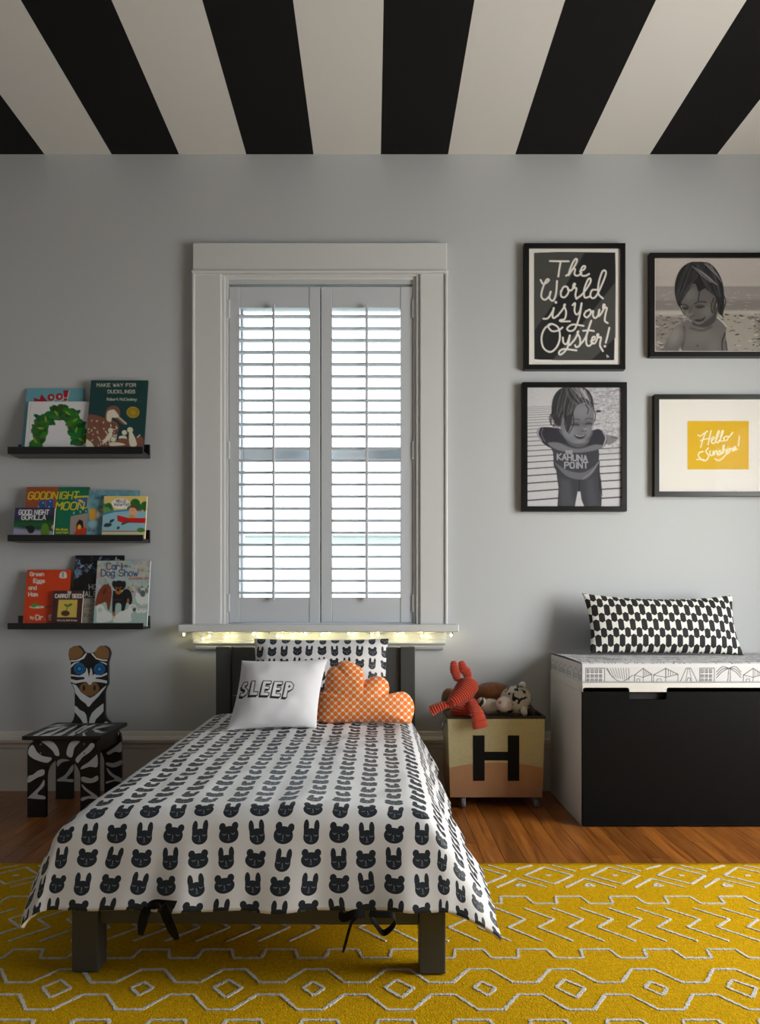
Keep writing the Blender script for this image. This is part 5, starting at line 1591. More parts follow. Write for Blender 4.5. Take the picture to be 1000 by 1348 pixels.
# --- child at the beach
def paint_beach(c):
    c.view(840, 320, 6.25)
    c.rect(0, 0, 2000, 2000, (.70, .67, .655))
    c.rect(100, 60, 1400, 220, (.73, .70, .685), soft=120); c.rect(100, 356, 1400, 470, (.56, .54, .53), soft=6); c.rect(100, 466, 1400, 562, (.50, .48, .47), soft=20); c.rect(100, 556, 1400, 602, (.68, .66, .63), soft=22); c.rect(100, 600, 1400, 1000, (.52, .50, .48), soft=30)
    c.poly([(690, 570), (900, 590), (960, 640), (1010, 900), (600, 900)], (.60, .58, .55), soft=50)
    r = random.Random(14)
    for k in range(420):
        x_, y_ = r.uniform(140, 1200), r.uniform(585, 890)
        if 700 < x_ < 940 and y_ > 640 and k % 5: continue
        c.ell(x_, y_, r.uniform(4, 20), r.uniform(2, 6), r.choice(((.26, .25, .25), (.36, .35, .34), (.74, .72, .69), (.2, .2, .2), (.44, .43, .41))), soft=4, rot=r.uniform(-15, 15))
    for k in range(90):
        x_, y_ = r.uniform(150, 1200), r.uniform(400, 590); c.ell(x_, y_, r.uniform(5, 26), 2.2, (.76, .74, .72), soft=4, a=.5)
    c.grain(.014, .8, 3)
    sk, sd, lt = (.40, .385, .38), (.27, .26, .258), (.50, .485, .475)
    # shoulders and chest
    c.poly([(190, 900), (235, 790), (300, 690), (400, 632), (480, 660), (560, 660), (625, 600), (680, 640), (728, 682), (716, 740), (722, 800), (736, 900)], sk, smooth=False, soft=6)
    c.poly([(325, 900), (348, 848), (358, 900)], (.66, .64, .61), soft=4); c.line([(372, 690), (382, 770), (355, 862)], 14, sd, True, soft=20); c.line([(640, 605), (690, 648), (726, 690)], 10, (.74, .72, .70), True, soft=8)
    c.line([(712, 740), (688, 815), (690, 890)], 12, (.17, .165, .165), True, soft=8); c.line([(718, 810), (728, 890)], 12, sd, True, soft=8); c.ell(486, 845, 9, 8, (.22, .21, .21), soft=5)
    c.ell(300, 760, 45, 75, lt, rot=25, soft=50); c.ell(500, 770, 120, 60, (.44, .425, .415), soft=70); c.ell(620, 850, 50, 60, (.44, .425, .415), soft=60); c.line([(430, 700), (520, 720), (600, 690)], 10, sd, True, soft=20)
    # neck in shade, face looking down
    c.poly([(560, 560), (640, 520), (640, 620), (580, 685), (500, 690), (440, 655)], (.25, .24, .24), smooth=True, soft=12)
    c.poly([(345, 470), (365, 390), (450, 340), (580, 370), (640, 450), (628, 560), (570, 630), (510, 668), (470, 664), (415, 620), (375, 575)], (.365, .352, .348), smooth=True, soft=6)
    c.ell(425, 420, 48, 48, (.42, .405, .40), soft=50); c.ell(560, 560, 46, 46, (.42, .405, .40), soft=50); c.ell(410, 585, 28, 26, (.43, .415, .41), soft=28); c.ell(500, 652, 26, 10, (.44, .425, .415), soft=12)
    # brows, lowered eyes, nose, mouth
    c.line([(462, 500), (505, 482), (555, 486)], 10, (.19, .18, .18), True, soft=8); c.line([(352, 508), (380, 505), (410, 522)], 10, (.19, .18, .18), True, soft=8)
    c.ell(505, 522, 36, 14, (.22, .21, .21), soft=14); c.ell(388, 535, 26, 12, (.20, .19, .19), soft=12); c.line([(475, 528), (505, 532), (540, 520)], 5, (.09, .085, .085), True, soft=3); c.line([(365, 538), (388, 544), (410, 540)], 5, (.09, .085, .085), True, soft=3)
    c.line([(440, 520), (418, 580), (430, 598)], 9, (.27, .26, .255), True, soft=10); c.ell(424, 590, 13, 10, (.45, .435, .43), soft=8); c.ell(432, 603, 8, 4, (.17, .165, .16), soft=4); c.ell(455, 598, 6, 4, (.2, .19, .19), soft=4)
    c.poly([(458, 634), (490, 626), (515, 628), (552, 604), (530, 640), (495, 650)], (.19, .18, .18), smooth=True, soft=5); c.line([(470, 650), (500, 655), (530, 645)], 6, (.42, .405, .40), True, soft=5)
    # wet hair
    hair = (.125, .12, .125)
    c.poly([(300, 420), (305, 310), (350, 210), (430, 158), (520, 158), (580, 165), (640, 220), (690, 320), (705, 450), (700, 560), (680, 590), (655, 560), (640, 450), (600, 400), (545, 375), (495, 400), (470, 340), (410, 350), (372, 400), (352, 500), (330, 520)], hair, smooth=True, soft=6)
    strands(c, [(400, 175), (480, 158), (570, 165)], [(305, 430), (340, 500), (372, 420)], 50, (.05, .30), (3, 7), 5)
    strands(c, [(460, 160), (540, 160), (610, 190)], [(560, 380), (640, 450), (700, 540)], 60, (.05, .34), (3, 7), 6)
    strands(c, [(440, 190), (480, 210), (520, 240)], [(590, 320), (630, 335), (660, 350)], 16, (.42, .62), (3, 5), 7, 8)
    strands(c, [(540, 170), (570, 165), (600, 185)], [(640, 250), (665, 290), (690, 330)], 12, (.40, .6), (3, 5), 8, 8)
    strands(c, [(640, 430), (670, 450), (700, 440)], [(600, 570), (665, 585), (710, 600)], 16, (.06, .2), (4, 7), 9, 14)
    for p in ([(480, 340), (500, 400), (490, 475)], [(335, 480), (350, 540), (378, 590)], [(620, 450), (598, 520), (606, 575)], [(690, 500), (668, 560), (698, 610)], [(702, 430), (718, 480), (700, 545)]): c.line(p, 7, (.08, .078, .08), True, soft=3)
framed('beach_photograph', 'black framed photograph of a wet-haired child on a beach', 855.5, 1032, 332.5, 469, 6.2, None, (862.3, 339, 1026, 462), paint_beach, (.66, .63, .61))
# --- yellow card in a wide white mat
def paint_hello(c):
    c.view(840, 500, 6.25)
    c.rect(0, 0, 2000, 2000, (.86, .69, .07)); ink = (.93, .90, .80)
    L = lambda *p: c.line(p, 10.5, ink, True)
    L((490, 455), (510, 462), (540, 440), (566, 425), (555, 430), (530, 490), (512, 555)); L((598, 420), (585, 470), (572, 535)); L((512, 500), (550, 488), (590, 482))
    L((600, 500), (622, 485), (620, 470), (605, 480), (602, 515), (625, 520), (650, 470), (665, 425), (655, 425), (640, 470), (640, 512), (660, 510), (690, 450), (698, 420), (688, 424), (676, 470), (678, 505), (700, 500))
    L((700, 480), (720, 465), (738, 470), (730, 495), (708, 500), (702, 480)); L((735, 470), (755, 460), (775, 432))
    L((575, 560), (555, 585), (560, 600), (578, 625), (560, 660), (530, 662), (495, 630), (500, 600), (530, 590)); L((480, 655), (520, 655), (550, 665))
    L((590, 585), (588, 615), (605, 622), (618, 585)); L((618, 585), (620, 620), (632, 590), (645, 585), (648, 618), (660, 600), (668, 580), (678, 600), (665, 618), (690, 600), (705, 545), (698, 545), (692, 608), (705, 580), (720, 575), (722, 602))
    L((735, 568), (732, 598)); c.ell(738, 550, 5, 5, ink); L((748, 565), (750, 592)); L((750, 580), (765, 562), (775, 588)); L((780, 575), (800, 560), (795, 548), (782, 560), (785, 582), (808, 572)); L((832, 465), (826, 510), (822, 545)); c.ell(820, 568, 5, 5, ink)
    L((630, 650), (655, 665), (690, 648), (720, 615), (745, 600))
framed('sunshine_card', 'wide-matted black framed yellow card reading Hello Sunshine', 861.5, 1036, 519, 653, 6.0, None, (904.5, 554.2, 985.3, 618), paint_hello, (.86, .69, .07), step=.5)

# ================================================================== FAIRY LIGHTS under the sill
fl = thing('string_lights', 'string of small warm fairy lights hung under the window sill', 'string lights', (-.213, -.06, UZ(836, -.05)))
WIRE = mat('copper_wire', (.62, .55, .38), .35, metal=.8)
BULB = mat('warm_bulb', (1, .93, .72), .3, emis=(1.0, .945, .68), estr=75.0)
bulbs = [(242, 835), (267.6, 841), (276, 837), (297.6, 839), (305.4, 836.6), (333, 834.5), (339, 836), (365, 837), (372, 838), (385, 837), (396, 835), (402, 834.5), (423, 835), (433, 834),
         (458.6, 834), (466, 836), (489, 836), (498, 836), (523, 836), (531, 836), (555, 837), (563, 837), (593.6, 836)]
path = []
zs_ = UZ(832, ys_)
for i, (bx_, by_) in enumerate(bulbs):
    yb_ = -.050 - .010 * (i % 3)
    if bx_ < 250 or bx_ > 590: yb_ = -.055
    x_, z_ = U(bx_, by_, yb_)
    z_ = min(z_, zs_ - .0075)
    path.append((x_, yb_, z_ + .004))
    if i + 1 < len(bulbs):
        xn = UX(bulbs[i + 1][0], yb_)
        path.append(((x_ + xn) / 2, yb_ + .012, zs_ - .003 - .006 * ((i * 7) % 3) / 3))
    o = lathe('bulb', [(.0004, .0052), (.0026, .0036), (.0034, 0), (.0026, -.0036), (.0004, -.005)], (x_, yb_, z_ - .0005), 'z', BULB, fl, 8)
tube('wire', smooth_path(path, 4), .0007, WIRE, fl, 5)
for px_ in (354, 486, 557.5, 595.5):
    x_ = UX(px_, -.075)
    box('hook', x_ - .0012, x_ + .0012, -.076, -.0745, zs_ - .010, zs_, mat('dark_hook', (.2, .18, .15), .5), fl)

# ================================================================== ZEBRA CHAIR
CBLK = mat('black_chair_paint', (0.05, 0.052, 0.058), .35, spec=.5)
CWHT = mat('white_chair_paint', (0.80, 0.82, 0.84), .45)
CBRN = mat('brown_chair_paint', (0.50, 0.36, 0.20), .55)
CBLU = mat('blue_chair_paint', (0.10, 0.42, 0.66), .45)
CNAV = mat('navy_chair_paint', (0.06, 0.14, 0.24), .45)
CSKY = mat('bright_blue_chair_paint', (0.15, 0.58, 0.88), .4)
chX0, chX1 = -1.284, -1.019
chair = thing('zebra_chair', 'small painted wooden chair with a zebra-head backrest under the ledges', 'chair', ((chX0 + chX1) / 2, -.26, 0))
fyA, fyB = -.385, -.367           # front leg panel
byA, byB = -.142, -.124           # rear leg panel
def cc(pts, y, ox=20, oy=830, k=5.1875):
    return [U(ox + a / k, oy + b / k, y) for a, b in pts]
def leg_panel(name, y0, y1):
    W = chX1 - chX0
    zt = .290
    lw = .068
    out = [(chX0, 0), (chX0 + lw, 0), (chX0 + lw, .150)]
    cxm = (chX0 + chX1) / 2; rr = (W - 2 * lw) / 2
    out += [(cxm - rr * math.cos(R(a)), .150 + rr * 1.05 * math.sin(R(a))) for a in range(15, 180, 15)]
    out += [(chX1 - lw, .150), (chX1 - lw, 0), (chX1, 0), (chX1, .245)]
    out += [(chX1 - .045 + .045 * math.cos(R(a)), .245 + .045 * math.sin(R(a))) for a in (22, 45, 67, 90)]
    out += [(chX0 + .045 + .045 * math.cos(R(a)), .245 + .045 * math.sin(R(a))) for a in (90, 112, 135, 158)]
    out += [(chX0, .245)]
    return prism(name, out, y0, y1, CBLK, chair)
front = leg_panel('front_legs', fyA, fyB)
rear = leg_panel('rear_legs', byA, byB)
# stretchers under the seat
for xx in (chX0 + .012, chX1 - .028):
    box('side_brace', xx, xx + .016, fyB, byA, .235, .289, CBLK, chair, .001)
seat = box('seat', chX0 - .012, chX1 + .014, -.405, -.107, .2905, .306, CBLK, chair, .003)
# painted stripes on the front panel, traced as shapes
fs = [
 [(88, 840), (98, 800), (122, 782), (150, 830), (190, 858), (250, 870), (222, 902), (170, 893), (120, 872)],
 [(180, 757), (250, 757), (290, 800), (302, 852), (275, 852), (255, 820), (210, 780)],
 [(352, 850), (358, 800), (385, 757), (442, 757), (405, 800), (388, 865)],
 [(412, 880), (440, 845), (490, 800), (520, 768), (543, 785), (510, 830), (460, 865), (428, 905)],
 [(448, 948), (460, 925), (500, 900), (545, 860), (560, 850), (561, 930), (510, 930)],
 [(90, 995), (120, 985), (160, 955), (197, 950), (197, 985), (150, 1005), (88, 1040)],
 [(88, 1140), (130, 1100), (170, 1060), (197, 1018), (197, 1062), (150, 1115), (200, 1130), (200, 1152), (90, 1145)],
 [(453, 1000), (480, 1000), (520, 1010), (562, 990), (562, 1025), (510, 1042), (455, 1030)],
 [(453, 1048), (490, 1080), (560, 1130), (562, 1150), (500, 1148), (455, 1165), (453, 1142), (500, 1130), (520, 1125), (470, 1085)],
]
for p in fs: decal('stripe', [cc(smooth_path(p, 3, True), fyA)], fyA - .0006, CWHT, front)
rs = [
 [(288, 890), (340, 868), (395, 860), (380, 885), (320, 900), (290, 930)],
 [(290, 1015), (340, 985), (393, 915), (393, 960), (350, 1010), (393, 1015), (393, 1035), (330, 1030), (290, 1030)],
 [(655, 735), (690, 705), (705, 690), (708, 712), (680, 748), (655, 752)],
 [(624, 835), (660, 810), (700, 780), (726, 760), (726, 828), (680, 828), (640, 848)],
 [(624, 900), (670, 905), (726, 885), (726, 915), (670, 935), (624, 920)],
 [(624, 935), (670, 980), (726, 1010), (726, 1035), (680, 1028), (624, 1045), (624, 1030), (680, 1015), (640, 980)],
]
for p in rs: decal('stripe', [cc(smooth_path(p, 3, True), byA)], byA - .0006, CWHT, rear)
# brass screws
for a, b in ((173, 778), (173, 838), (471, 776), (472, 838)):
    x_, z_ = cc([(a, b)], fyA)[0]
    lathe('screw', [(.0005, -.0016), (.0032, -.0013), (.0040, 0)], (x_, fyA, z_), 'y', mat('brass_screw', (.66, .48, .22), .3, metal=.9), chair, 10)
# stripes on the seat top
zs2 = .3064
def seat_pt(a, b):
    d = (CAM_Z - zs2) * F / (830 + b / 5.1875 - HY)
    return ((20 + a / 5.1875 - CX) * d / F, d - CAM_D)
ss = [[(110, 722), (180, 690), (240, 683), (180, 705), (140, 724)], [(150, 724), (260, 690), (330, 660), (360, 655), (290, 690), (230, 724)], [(180, 690), (230, 668), (290, 655), (350, 652), (280, 672), (215, 692)],
      [(240, 724), (330, 690), (400, 655), (425, 645), (420, 655), (340, 700), (300, 724)], [(345, 724), (400, 690), (470, 650), (500, 642), (470, 665), (420, 700), (385, 724)], [(455, 722), (460, 700), (500, 680), (470, 700), (478, 722)],
      [(520, 680), (560, 655), (690, 648), (640, 655), (560, 670)], [(530, 675), (545, 695), (590, 700), (640, 692), (590, 690), (560, 678)], [(540, 662), (600, 645), (690, 640), (620, 650)], [(215, 660), (290, 642), (380, 640), (300, 650)], [(400, 700), (470, 660), (540, 640), (560, 640), (490, 670), (430, 705)]]
for p in ss:
    V, Fc = [], []
    q = [seat_pt(*s) for s in p]
    q = [(min(max(a, chX0 - .008), chX1 + .010), min(max(b, -.400), -.146)) for a, b in q]
    tri = tessellate_polygon([[Vector((a, b, 0)) for a, b in q]])
    b0 = len(V); V += [(a, b, zs2 + .0002) for a, b in q]
    for t in tri: Fc.append([b0 + i for i in t])
    mesh('stripe', V, Fc, CWHT, seat)
# backrest: a zebra head cut from board, standing on the seat
bky = -.160
hb = lambda pts: [U(80 + a / 11.2375, 840 + b / 11.2375, bky) for a, b in pts]
outl = [(148, 1262), (185, 1205), (203, 1140), (205, 1000), (205, 800), (190, 740), (150, 665), (147, 500), (147, 345), (125, 310), (112, 235), (128, 160), (188, 120), (262, 112), (305, 150), (345, 208), (385, 222),
        (470, 222), (510, 195), (540, 150), (580, 116), (650, 112), (710, 150), (735, 222), (715, 310), (700, 360), (700, 520), (700, 680), (662, 748), (650, 800), (650, 1130), (672, 1190), (745, 1262)]
bk = hb(outl)
zmin = min(p[1] for p in bk)
bk = [(a, max(b, .3065)) for a, b in bk]
back = prism('backrest', bk, bky, bky + .016, CBLK, chair)
W = [
 [(150, 325), (230, 325), (310, 290), (365, 225), (390, 225), (345, 300), (260, 340), (150, 350)],
 [(445, 225), (475, 225), (530, 290), (620, 318), (690, 318), (690, 340), (610, 338), (520, 310)],
 [(150, 400), (200, 360), (290, 350), (210, 378), (160, 430), (150, 440)], [(565, 350), (640, 358), (682, 378), (682, 400), (630, 372)],
 [(150, 535), (200, 545), (280, 555), (345, 520), (372, 490), (375, 440), (392, 450), (405, 520), (418, 580), (432, 500), (440, 435), (462, 470), (470, 530), (465, 560), (500, 530), (530, 545), (600, 550), (685, 510), (685, 540), (600, 575), (525, 580),
  (510, 600), (590, 610), (685, 630), (685, 670), (600, 655), (500, 645), (465, 655), (450, 690), (415, 690), (385, 650), (330, 648), (210, 672), (150, 645), (150, 605), (230, 625), (340, 610), (355, 600), (345, 575), (260, 575), (150, 560)],
 [(165, 670), (230, 700), (260, 740), (300, 800), (370, 850), (430, 885), (490, 860), (560, 800), (620, 740), (680, 695), (650, 745), (560, 860), (470, 950), (420, 1015), (395, 1010), (370, 970), (290, 910), (215, 810), (200, 740)],
 [(205, 1000), (235, 1010), (280, 1060), (350, 1095), (378, 1140), (395, 1256), (330, 1256), (290, 1190), (220, 1110), (205, 1090)],
 [(632, 965), (632, 1080), (580, 1140), (520, 1200), (500, 1256), (418, 1256), (430, 1180), (460, 1110), (530, 1040)],
 [(635, 1254), (670, 1228), (712, 1256)],
]
for p in W: decal('stripe', [hb(p)], bky - .0006, CWHT, back)
ear = [[(150, 318), (128, 300), (116, 235), (132, 165), (190, 124), (255, 116), (300, 155), (340, 212), (310, 270), (240, 312)], [(690, 310), (620, 310), (540, 285), (492, 225), (515, 195), (545, 152), (585, 120), (645, 116), (700, 155), (722, 222), (708, 295)]]
decal('ear_patch', [hb(ear[0])], bky - .0006, CBRN, back); decal('ear_patch', [hb(ear[1])], bky - .0006, CBRN, back)
decal('muzzle_patch', [hb(smooth_path([(275, 745), (300, 690), (370, 655), (415, 690), (450, 690), (475, 652), (530, 665), (572, 740), (540, 800), (470, 852), (430, 858), (370, 845), (310, 800)], 3, True))], bky - .0008, CBRN, back)
def circ(cx_, cy_, rx, ry, n=26): return [(cx_ + rx * math.cos(2 * math.pi * k / n), cy_ + ry * math.sin(2 * math.pi * k / n)) for k in range(n)]
decal('nostril', [hb(circ(343, 738, 20, 42, 14))], bky - .0010, CBLK, back); decal('nostril', [hb(circ(500, 738, 18, 42, 14))], bky - .0010, CBLK, back)
for cx_, cy_ in ((277, 452), (574, 458)):
    e = decal('eye', [hb(circ(cx_, cy_, 82, 84))], bky - .0008, CBLU, back)
    for r_, m_, dz in ((70, CNAV, .0010), (65, CBLU, .0012), (56, CNAV, .0014), (51, CBLU, .0016), (41, CNAV, .0018), (26, CSKY, .0020)):
        decal('eye_ring', [hb(circ(cx_, cy_, r_, r_))], bky - dz, m_, back)

# ================================================================== METAL CRATE ON CASTERS
def galv():
    m, nt, b = new_mat('galvanised_and_copper')
    tc = nt.nodes.new('ShaderNodeTexCoord'); E.nt = nt
    sp_ = nt.nodes.new('ShaderNodeSeparateXYZ'); nt.links.new(tc.outputs['Object'], sp_.inputs[0])
    x, z = E(sp_.outputs[0]), E(sp_.outputs[2])
    n = nt.nodes.new('ShaderNodeTexNoise'); n.inputs['Scale'].default_value = 45; n.inputs['Detail'].default_value = 5
    v = nt.nodes.new('ShaderNodeTexVoronoi'); v.inputs['Scale'].default_value = 120
    for q in (n, v): nt.links.new(tc.outputs['Object'], q.inputs['Vector'])
    c1 = mixc(nt, n.outputs['Fac'], (.56, .56, .47), (.78, .72, .42))
    c2 = mixc(nt, E(v.outputs['Distance']) * 1.4, c1, (.70, .68, .56))
    n2 = nt.nodes.new('ShaderNodeTexNoise'); n2.inputs['Scale'].default_value = 14; nt.links.new(tc.outputs['Object'], n2.inputs['Vector'])
    cop = mixc(nt, n2.outputs['Fac'], (.60, .45, .33), (.72, .56, .42))
    low = z < (0.178 - x * x * 0.62)
    nt.links.new(mixc(nt, low, c2, cop), b.inputs['Base Color'])
    b.inputs['Metallic'].default_value = .4; b.inputs['Roughness'].default_value = .42
    bp = nt.nodes.new('ShaderNodeBump'); bp.inputs['Strength'].default_value = .12; bp.inputs['Distance'].default_value = .001
    nt.links.new(n.outputs['Fac'], bp.inputs['Height']); nt.links.new(bp.outputs['Normal'], b.inputs['Normal'])
    return m
GALV = galv()
STEEL = mat('steel', (.55, .56, .57), .32, metal=1.0)
BLKM = mat('black_enamel', (.055, .055, .06), .4)
cyA, cyB = -.275, -.045
zc0, zc1 = .0425, .352
cxa, cxb, cxa0, cxb0 = .292, .668, .302, .660
ccx = (cxa + cxb) / 2
crate = thing('metal_crate', 'galvanised metal toy crate on casters with a black letter H', 'crate', (ccx, (cyA + cyB) / 2, 0))
def quad_wall(name, p, t, m, par=crate):
    """thin sheet between four corners"""
    P = [Vector(q) for q in p]
    n = (P[1] - P[0]).cross(P[3] - P[0]).normalized() * t
    V = P + [q + n for q in P]
    Fc = [(3, 2, 1, 0), (4, 5, 6, 7)] + [(i, (i + 1) % 4, 4 + (i + 1) % 4, 4 + i) for i in range(4)]
    return mesh(name, V, Fc, m, par, fix=True)
s_ = .008
fr_ = quad_wall('front_panel', [(cxa0, cyA + s_, zc0), (cxb0, cyA + s_, zc0), (cxb, cyA, zc1), (cxa, cyA, zc1)], -.002, GALV)
quad_wall('back_panel', [(cxa0, cyB - s_, zc0), (cxb0, cyB - s_, zc0), (cxb, cyB, zc1), (cxa, cyB, zc1)], .002, GALV)
quad_wall('side_panel', [(cxa0, cyA + s_, zc0), (cxa0, cyB - s_, zc0), (cxa, cyB, zc1), (cxa, cyA, zc1)], .002, GALV)
quad_wall('side_panel', [(cxb0, cyA + s_, zc0), (cxb0, cyB - s_, zc0), (cxb, cyB, zc1), (cxb, cyA, zc1)], -.002, GALV)
box('bottom_panel', cxa0, cxb0, cyA + s_, cyB - s_, zc0, zc0 + .003, GALV, crate)
for a in ((cxa - .003, cyA - .003, cxb + .003, cyA + .006), (cxa - .003, cyB - .006, cxb + .003, cyB + .003), (cxa - .003, cyA + .006, cxa + .006, cyB - .006), (cxb - .006, cyA + .006, cxb + .003, cyB - .006)):
    box('rim', a[0], a[2], a[1], a[3], zc1 - .004, zc1 + .007, BLKM, crate, .002)
# letter H, painted, following the slope of the front
def on_front(px, py):
    z = UZ(py, cyA); f = (z - zc0) / (zc1 - zc0); y = cyA + s_ * (1 - f)
    x, z = U(px, py, y)
    return (x, y - .0014, z)
Hp = [(622, 968), (637.6, 968), (637.6, 989.5), (668, 989.5), (668, 968), (683.2, 968), (683.2, 1027.8), (668, 1027.8), (668, 1001), (637.6, 1001), (637.6, 1027.8), (622.6, 1027.8)]
q3 = [on_front(*p) for p in Hp]
tri = tessellate_polygon([[Vector((a, c, 0)) for a, b, c in q3]])
mesh('letter_h', q3, [list(t) if ((q3[t[1]][0] - q3[t[0]][0]) * (q3[t[2]][2] - q3[t[0]][2]) - (q3[t[1]][2] - q3[t[0]][2]) * (q3[t[2]][0] - q3[t[0]][0])) > 0 else list(t)[::-1] for t in tri], mat('black_stencil_paint', (.03, .03, .032), .6, spec=.2), fr_)
# casters
for px_, yy in ((609, cyA + .03), (703, cyA + .03), (614, cyB - .035), (698, cyB - .035)):
    x_ = UX(px_, cyA + .03)
    w = box('caster_fork', x_ - .010, x_ + .010, yy - .010, yy + .014, .022, zc0, STEEL, crate, .002)
    rot = .5 if px_ > 650 else -.2
    lathe('caster_wheel', [(.004, -.009), (.0165, -.009), (.0185, -.006), (.0185, .006), (.0165, .009), (.004, .009)], (x_ + .006 * rot, yy - .016, .0187), 'x', mat('rubber_wheel', (.36, .36, .37), .5), crate, 18)
    lathe('wheel_hub', [(.002, -.0105), (.008, -.0102), (.008, .0102), (.002, .0105)], (x_ + .006 * rot, yy - .016, .0187), 'x', STEEL, crate, 14)
# drop handle on the left side
hz = UZ(948, -.2)
tube('handle', [(cxa - .002, -.235, hz + .008), (cxa - .016, -.235, hz - .010), (cxa - .018, -.225, hz - .030), (cxa - .018, -.165, hz - .030), (cxa - .016, -.155, hz - .010), (cxa - .002, -.155, hz + .008)], .0035, STEEL, crate, 8)

# ================================================================== PLUSH TOYS
def kx(a): return 540 + a / 5.0
def kz(b): return 850 + b / 5.0
def K(a, b, y):
    x, z = U(kx(a), kz(b), y); return Vector((x, y, z))
MM = 0.2 / F * 2.85                       # metres for one pixel of the enlarged crop
RED = mat('red_corduroy', (.68, .235, .14), .9, spec=.15, sheen=.4, bump=.5, bscale=500, bdist=.001)
def cord_tube(name, pts, rads, parent, rib=.0088, amp=.0019, squash=None, nseg=20, flat_end=False, m=RED):
    """soft tube with corduroy ribs running round it"""
    P = smooth_path([tuple(p) for p in pts], 10)
    Rr = np.interp(np.linspace(0, len(rads) - 1, len(P)), range(len(rads)), rads)
    # resample evenly
    P = np.array(P); d = np.r_[0, np.cumsum(np.linalg.norm(np.diff(P, axis=0), axis=1))]
    L = d[-1]; n = max(14, int(L / .0008))
    s = np.linspace(0, L, n)
    Q = np.stack([np.interp(s, d, P[:, i]) for i in range(3)], 1); rr = np.interp(s, d, Rr)
    cap = min(.012, float(rr[0]))
    end = np.ones(n)
    for i in range(n):
        e0 = s[i] / max(rr[0] * .8, 1e-4); e1 = (L - s[i]) / max(rr[-1] * (.25 if flat_end else .8), 1e-4)
        for e in (e0, e1):
            if e < 1: end[i] *= math.sqrt(max(0.0, 1 - (1 - e) ** 2))
    rr = np.maximum(rr * end + amp * np.cos(2 * math.pi * s / rib) * np.clip(end * 1.5 - .3, 0, 1), .0006)
    V, Fc = tube_data([Vector(q) for q in Q], list(rr), nseg, squash)
    return mesh(name, V, Fc, m, parent, True, fix=True)
fox = thing('fox_plush', 'red corduroy plush fox slumped over the front rim of the metal crate', 'plush toy', tuple(K(340, 470, -.22)), 'plush toys in the metal crate')
fox.location.z = .33; ORG[fox.name] = Vector(fox.location)
cord_tube('body', [K(350, 590, -.215), K(345, 480, -.215), K(348, 410, -.215), K(360, 350, -.212)], [.040, .052, .050, .034], fox, squash=.85)
head = cord_tube('head', [K(388, 222, -.205), K(378, 262, -.222), K(345, 310, -.245), K(300, 352, -.268), K(262, 380, -.285)], [.034, .042, .039, .029, .018], fox)
for a, b, c, d in ((300, 225, 285, 98), (372, 222, 332, 98)):
    cord_tube('ear', [K(a + 12, b + 10, -.205), K(a, (b + d) / 2 + 20, -.205), K((a + c) / 2 - 4, (b + d) / 2 - 10, -.205), K(c, d, -.205)], [.013, .019, .018, .011], fox, rib=.0075, squash=.6)
cord_tube('arm', [K(300, 385, -.245), K(235, 390, -.262), K(175, 410, -.265), K(128, 432, -.262)], [.016, .019, .024, .027], fox, flat_end=True, squash=.75)
cord_tube('arm', [K(395, 350, -.225), K(418, 400, -.262), K(438, 440, -.305), K(452, 490, -.312), K(462, 545, -.311)], [.017, .021, .025, .029, .033], fox, flat_end=True, squash=.62)
EYE = mat('black_bead', (.03, .03, .03), .15)
blob('eye', tuple(K(333, 222, -.262)), (.0035, .0035, .0025), EYE, head, sub=2)
brown = mat('brown_fur', (.56, .32, .13), .95, spec=.1, sheen=.5, bump=1.0, bscale=380, bdist=.006, var=.25, vscale=60)
def fuzz(name, c, r, m, n, L, seed, parent, cols=None, rot=0):
    """short fur: thousands of tiny blades standing on an ellipsoid"""
    rs_ = np.random.RandomState(seed)
    V, Fc = [], []
    Rm = Matrix.Rotation(rot, 3, 'Y')
    for k in range(n):
        d = Vector(rs_.randn(3)); d.normalize()
        p = Rm @ Vector((d.x * r[0], d.y * r[1], d.z * r[2])) + Vector(c)
        nr = (Rm @ Vector((d.x / r[0], d.y / r[1], d.z / r[2]))).normalized()
        lean = (nr + Vector(rs_.randn(3)) * .45 + Vector((0, 0, -.35))).normalized()
        t = nr.cross(Vector(rs_.randn(3))).normalized() * .0007
        l = L * rs_.uniform(.6, 1.2)
        b0 = len(V)
        V += [p - nr * .001 - t, p - nr * .001 + t, p + lean * l]
        Fc.append((b0, b0 + 1, b0 + 2))
    o = mesh(name, V, Fc, m, parent); o['kind'] = 'stuff'
    return o
bear = thing('brown_plush', 'fuzzy brown plush toy lying at the back of the metal crate', 'plush toy', (UX(640, -.1), -.1, .30), 'plush toys in the metal crate')
cb1, cb2 = K(540, 318, -.098), K(255, 350, -.115)
bb = blob('body', tuple(cb1), (.075, .045, .046), brown, bear, nz=.004, nscale=25)
fuzz('fur', cb1, (.075, .045, .046), brown, 5000, .007, 1, bb)
bb = blob('leg', tuple(cb2), (.030, .030, .042), mat('tan_brown_fur', (.47, .31, .12), .95, sheen=.4, bump=1, bscale=380, bdist=.005, var=.2, vscale=60), bear, nz=.003)
fuzz('fur', cb2, (.030, .030, .042), MATS['tan_brown_fur'], 2000, .006, 2, bb)
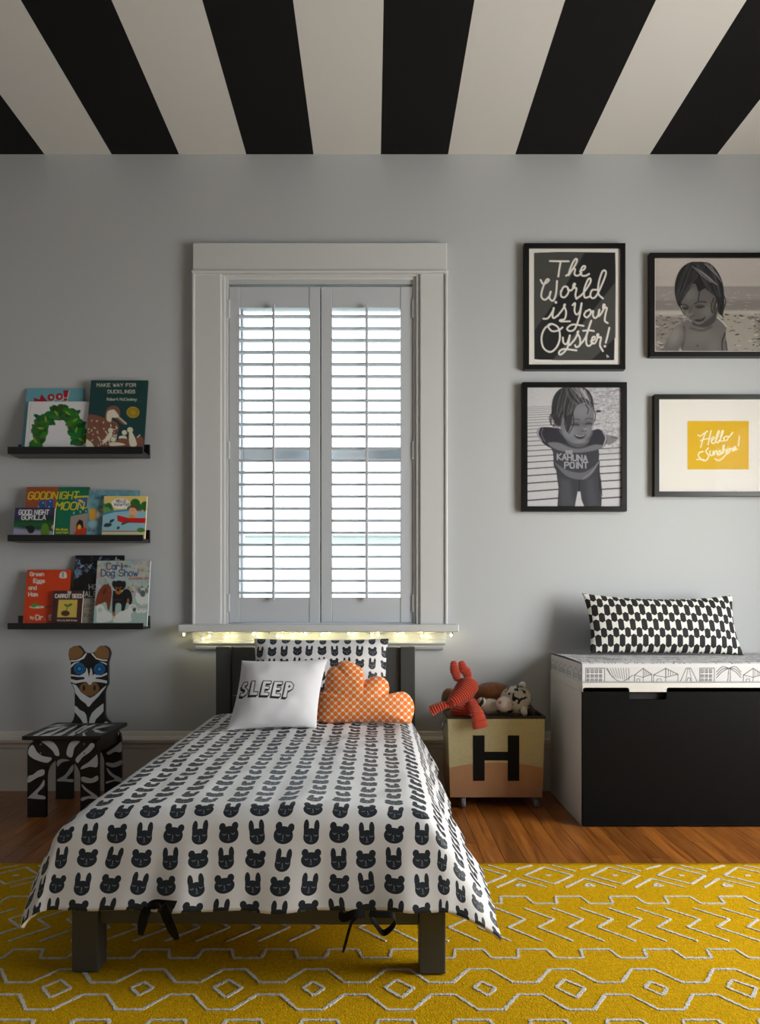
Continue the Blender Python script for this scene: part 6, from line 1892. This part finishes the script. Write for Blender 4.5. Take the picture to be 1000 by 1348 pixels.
def tiger_mat():
    m, nt, b = new_mat('white_spotted_fur')
    tc = nt.nodes.new('ShaderNodeTexCoord'); E.nt = nt
    n = nt.nodes.new('ShaderNodeTexNoise'); n.inputs['Scale'].default_value = 34; n.inputs['Detail'].default_value = 1; n.inputs['Distortion'].default_value = .8
    nt.links.new(tc.outputs['Object'], n.inputs['Vector'])
    dark = E(n.outputs['Fac']) > .585
    n2 = nt.nodes.new('ShaderNodeTexNoise'); n2.inputs['Scale'].default_value = 12; nt.links.new(tc.outputs['Object'], n2.inputs['Vector'])
    base = mixc(nt, n2.outputs['Fac'], (.86, .83, .78), (.78, .74, .67))
    nt.links.new(mixc(nt, dark, base, (.14, .14, .16)), b.inputs['Base Color'])
    b.inputs['Roughness'].default_value = .95; b.inputs['Sheen Weight'].default_value = .3; b.inputs['Specular IOR Level'].default_value = .1
    cloth_bump(nt, b, 420, .8, .004)
    return m
TIG = tiger_mat()
PALE = mat('cream_fur', (.87, .83, .79), .95, sheen=.3, bump=.8, bscale=420, bdist=.003)
tg = thing('spotted_plush', 'white plush cub with black spots lying beside the fox in the crate', 'plush toy', (UX(672, -.18), -.18, .30), 'plush toys in the metal crate')
hc = K(690, 358, -.195)
hd = blob('head', tuple(hc), (.064, .055, .056), TIG, tg, rot=(0, R(-18), 0), nz=.002)
fuzz('fur', hc, (.064, .055, .056), TIG, 4500, .0045, 5, hd, rot=R(-18))
mz = blob('muzzle', tuple(K(618, 385, -.238)), (.032, .028, .030), PALE, hd, nz=.001)
fuzz('fur', K(618, 385, -.238), (.032, .028, .030), PALE, 1500, .003, 6, mz)
blob('nose', tuple(K(588, 372, -.262)), (.006, .004, .007), mat('pink_nose', (.66, .47, .43), .5), mz, sub=2)
blob('ear', tuple(K(736, 262, -.19)), (.014, .009, .016), PALE, hd, rot=(0, R(25), 0), sub=3)
blob('ear', tuple(K(748, 432, -.245)), (.013, .009, .022), PALE, hd, rot=(0, R(-8), 0), sub=3)
for a, b in ((650, 317), (682, 345)): blob('eye', tuple(K(a, b, -.248)), (.005, .004, .005), EYE, hd, sub=2)
for pts in ([(708, 382), (722, 358), (738, 345)], [(640, 430), (660, 436), (672, 425)], [(684, 290), (698, 288), (708, 296)], [(655, 395), (660, 408)]):
    P = smooth_path([tuple(K(a, b, -.2495)) for a, b in pts], 3)
    tube('face_mark', P, .0042, mat('black_fur', (.10, .10, .11), .95), hd, 8)
bd = blob('body', tuple(K(520, 402, -.185)), (.050, .040, .032), TIG, tg, nz=.003)
fuzz('fur', K(520, 402, -.185), (.050, .040, .032), TIG, 2200, .0045, 7, bd)
pw_ = blob('paw', tuple(K(470, 372, -.20)), (.020, .022, .020), TIG, tg, nz=.002)
# another toy's dark red-brown fabric fills the right rear corner
dk = blob('dark_plush', tuple(K(770, 440, -.115)), (.030, .045, .040), mat('maroon_fur', (.25, .12, .09), .95, sheen=.3, bump=1, bscale=300, bdist=.005), None, nz=.004, origin=tuple(K(770, 460, -.115)))
tag(dk, 'dark maroon plush toy deep in the right corner of the metal crate', 'plush toy', 'plush toys in the metal crate')
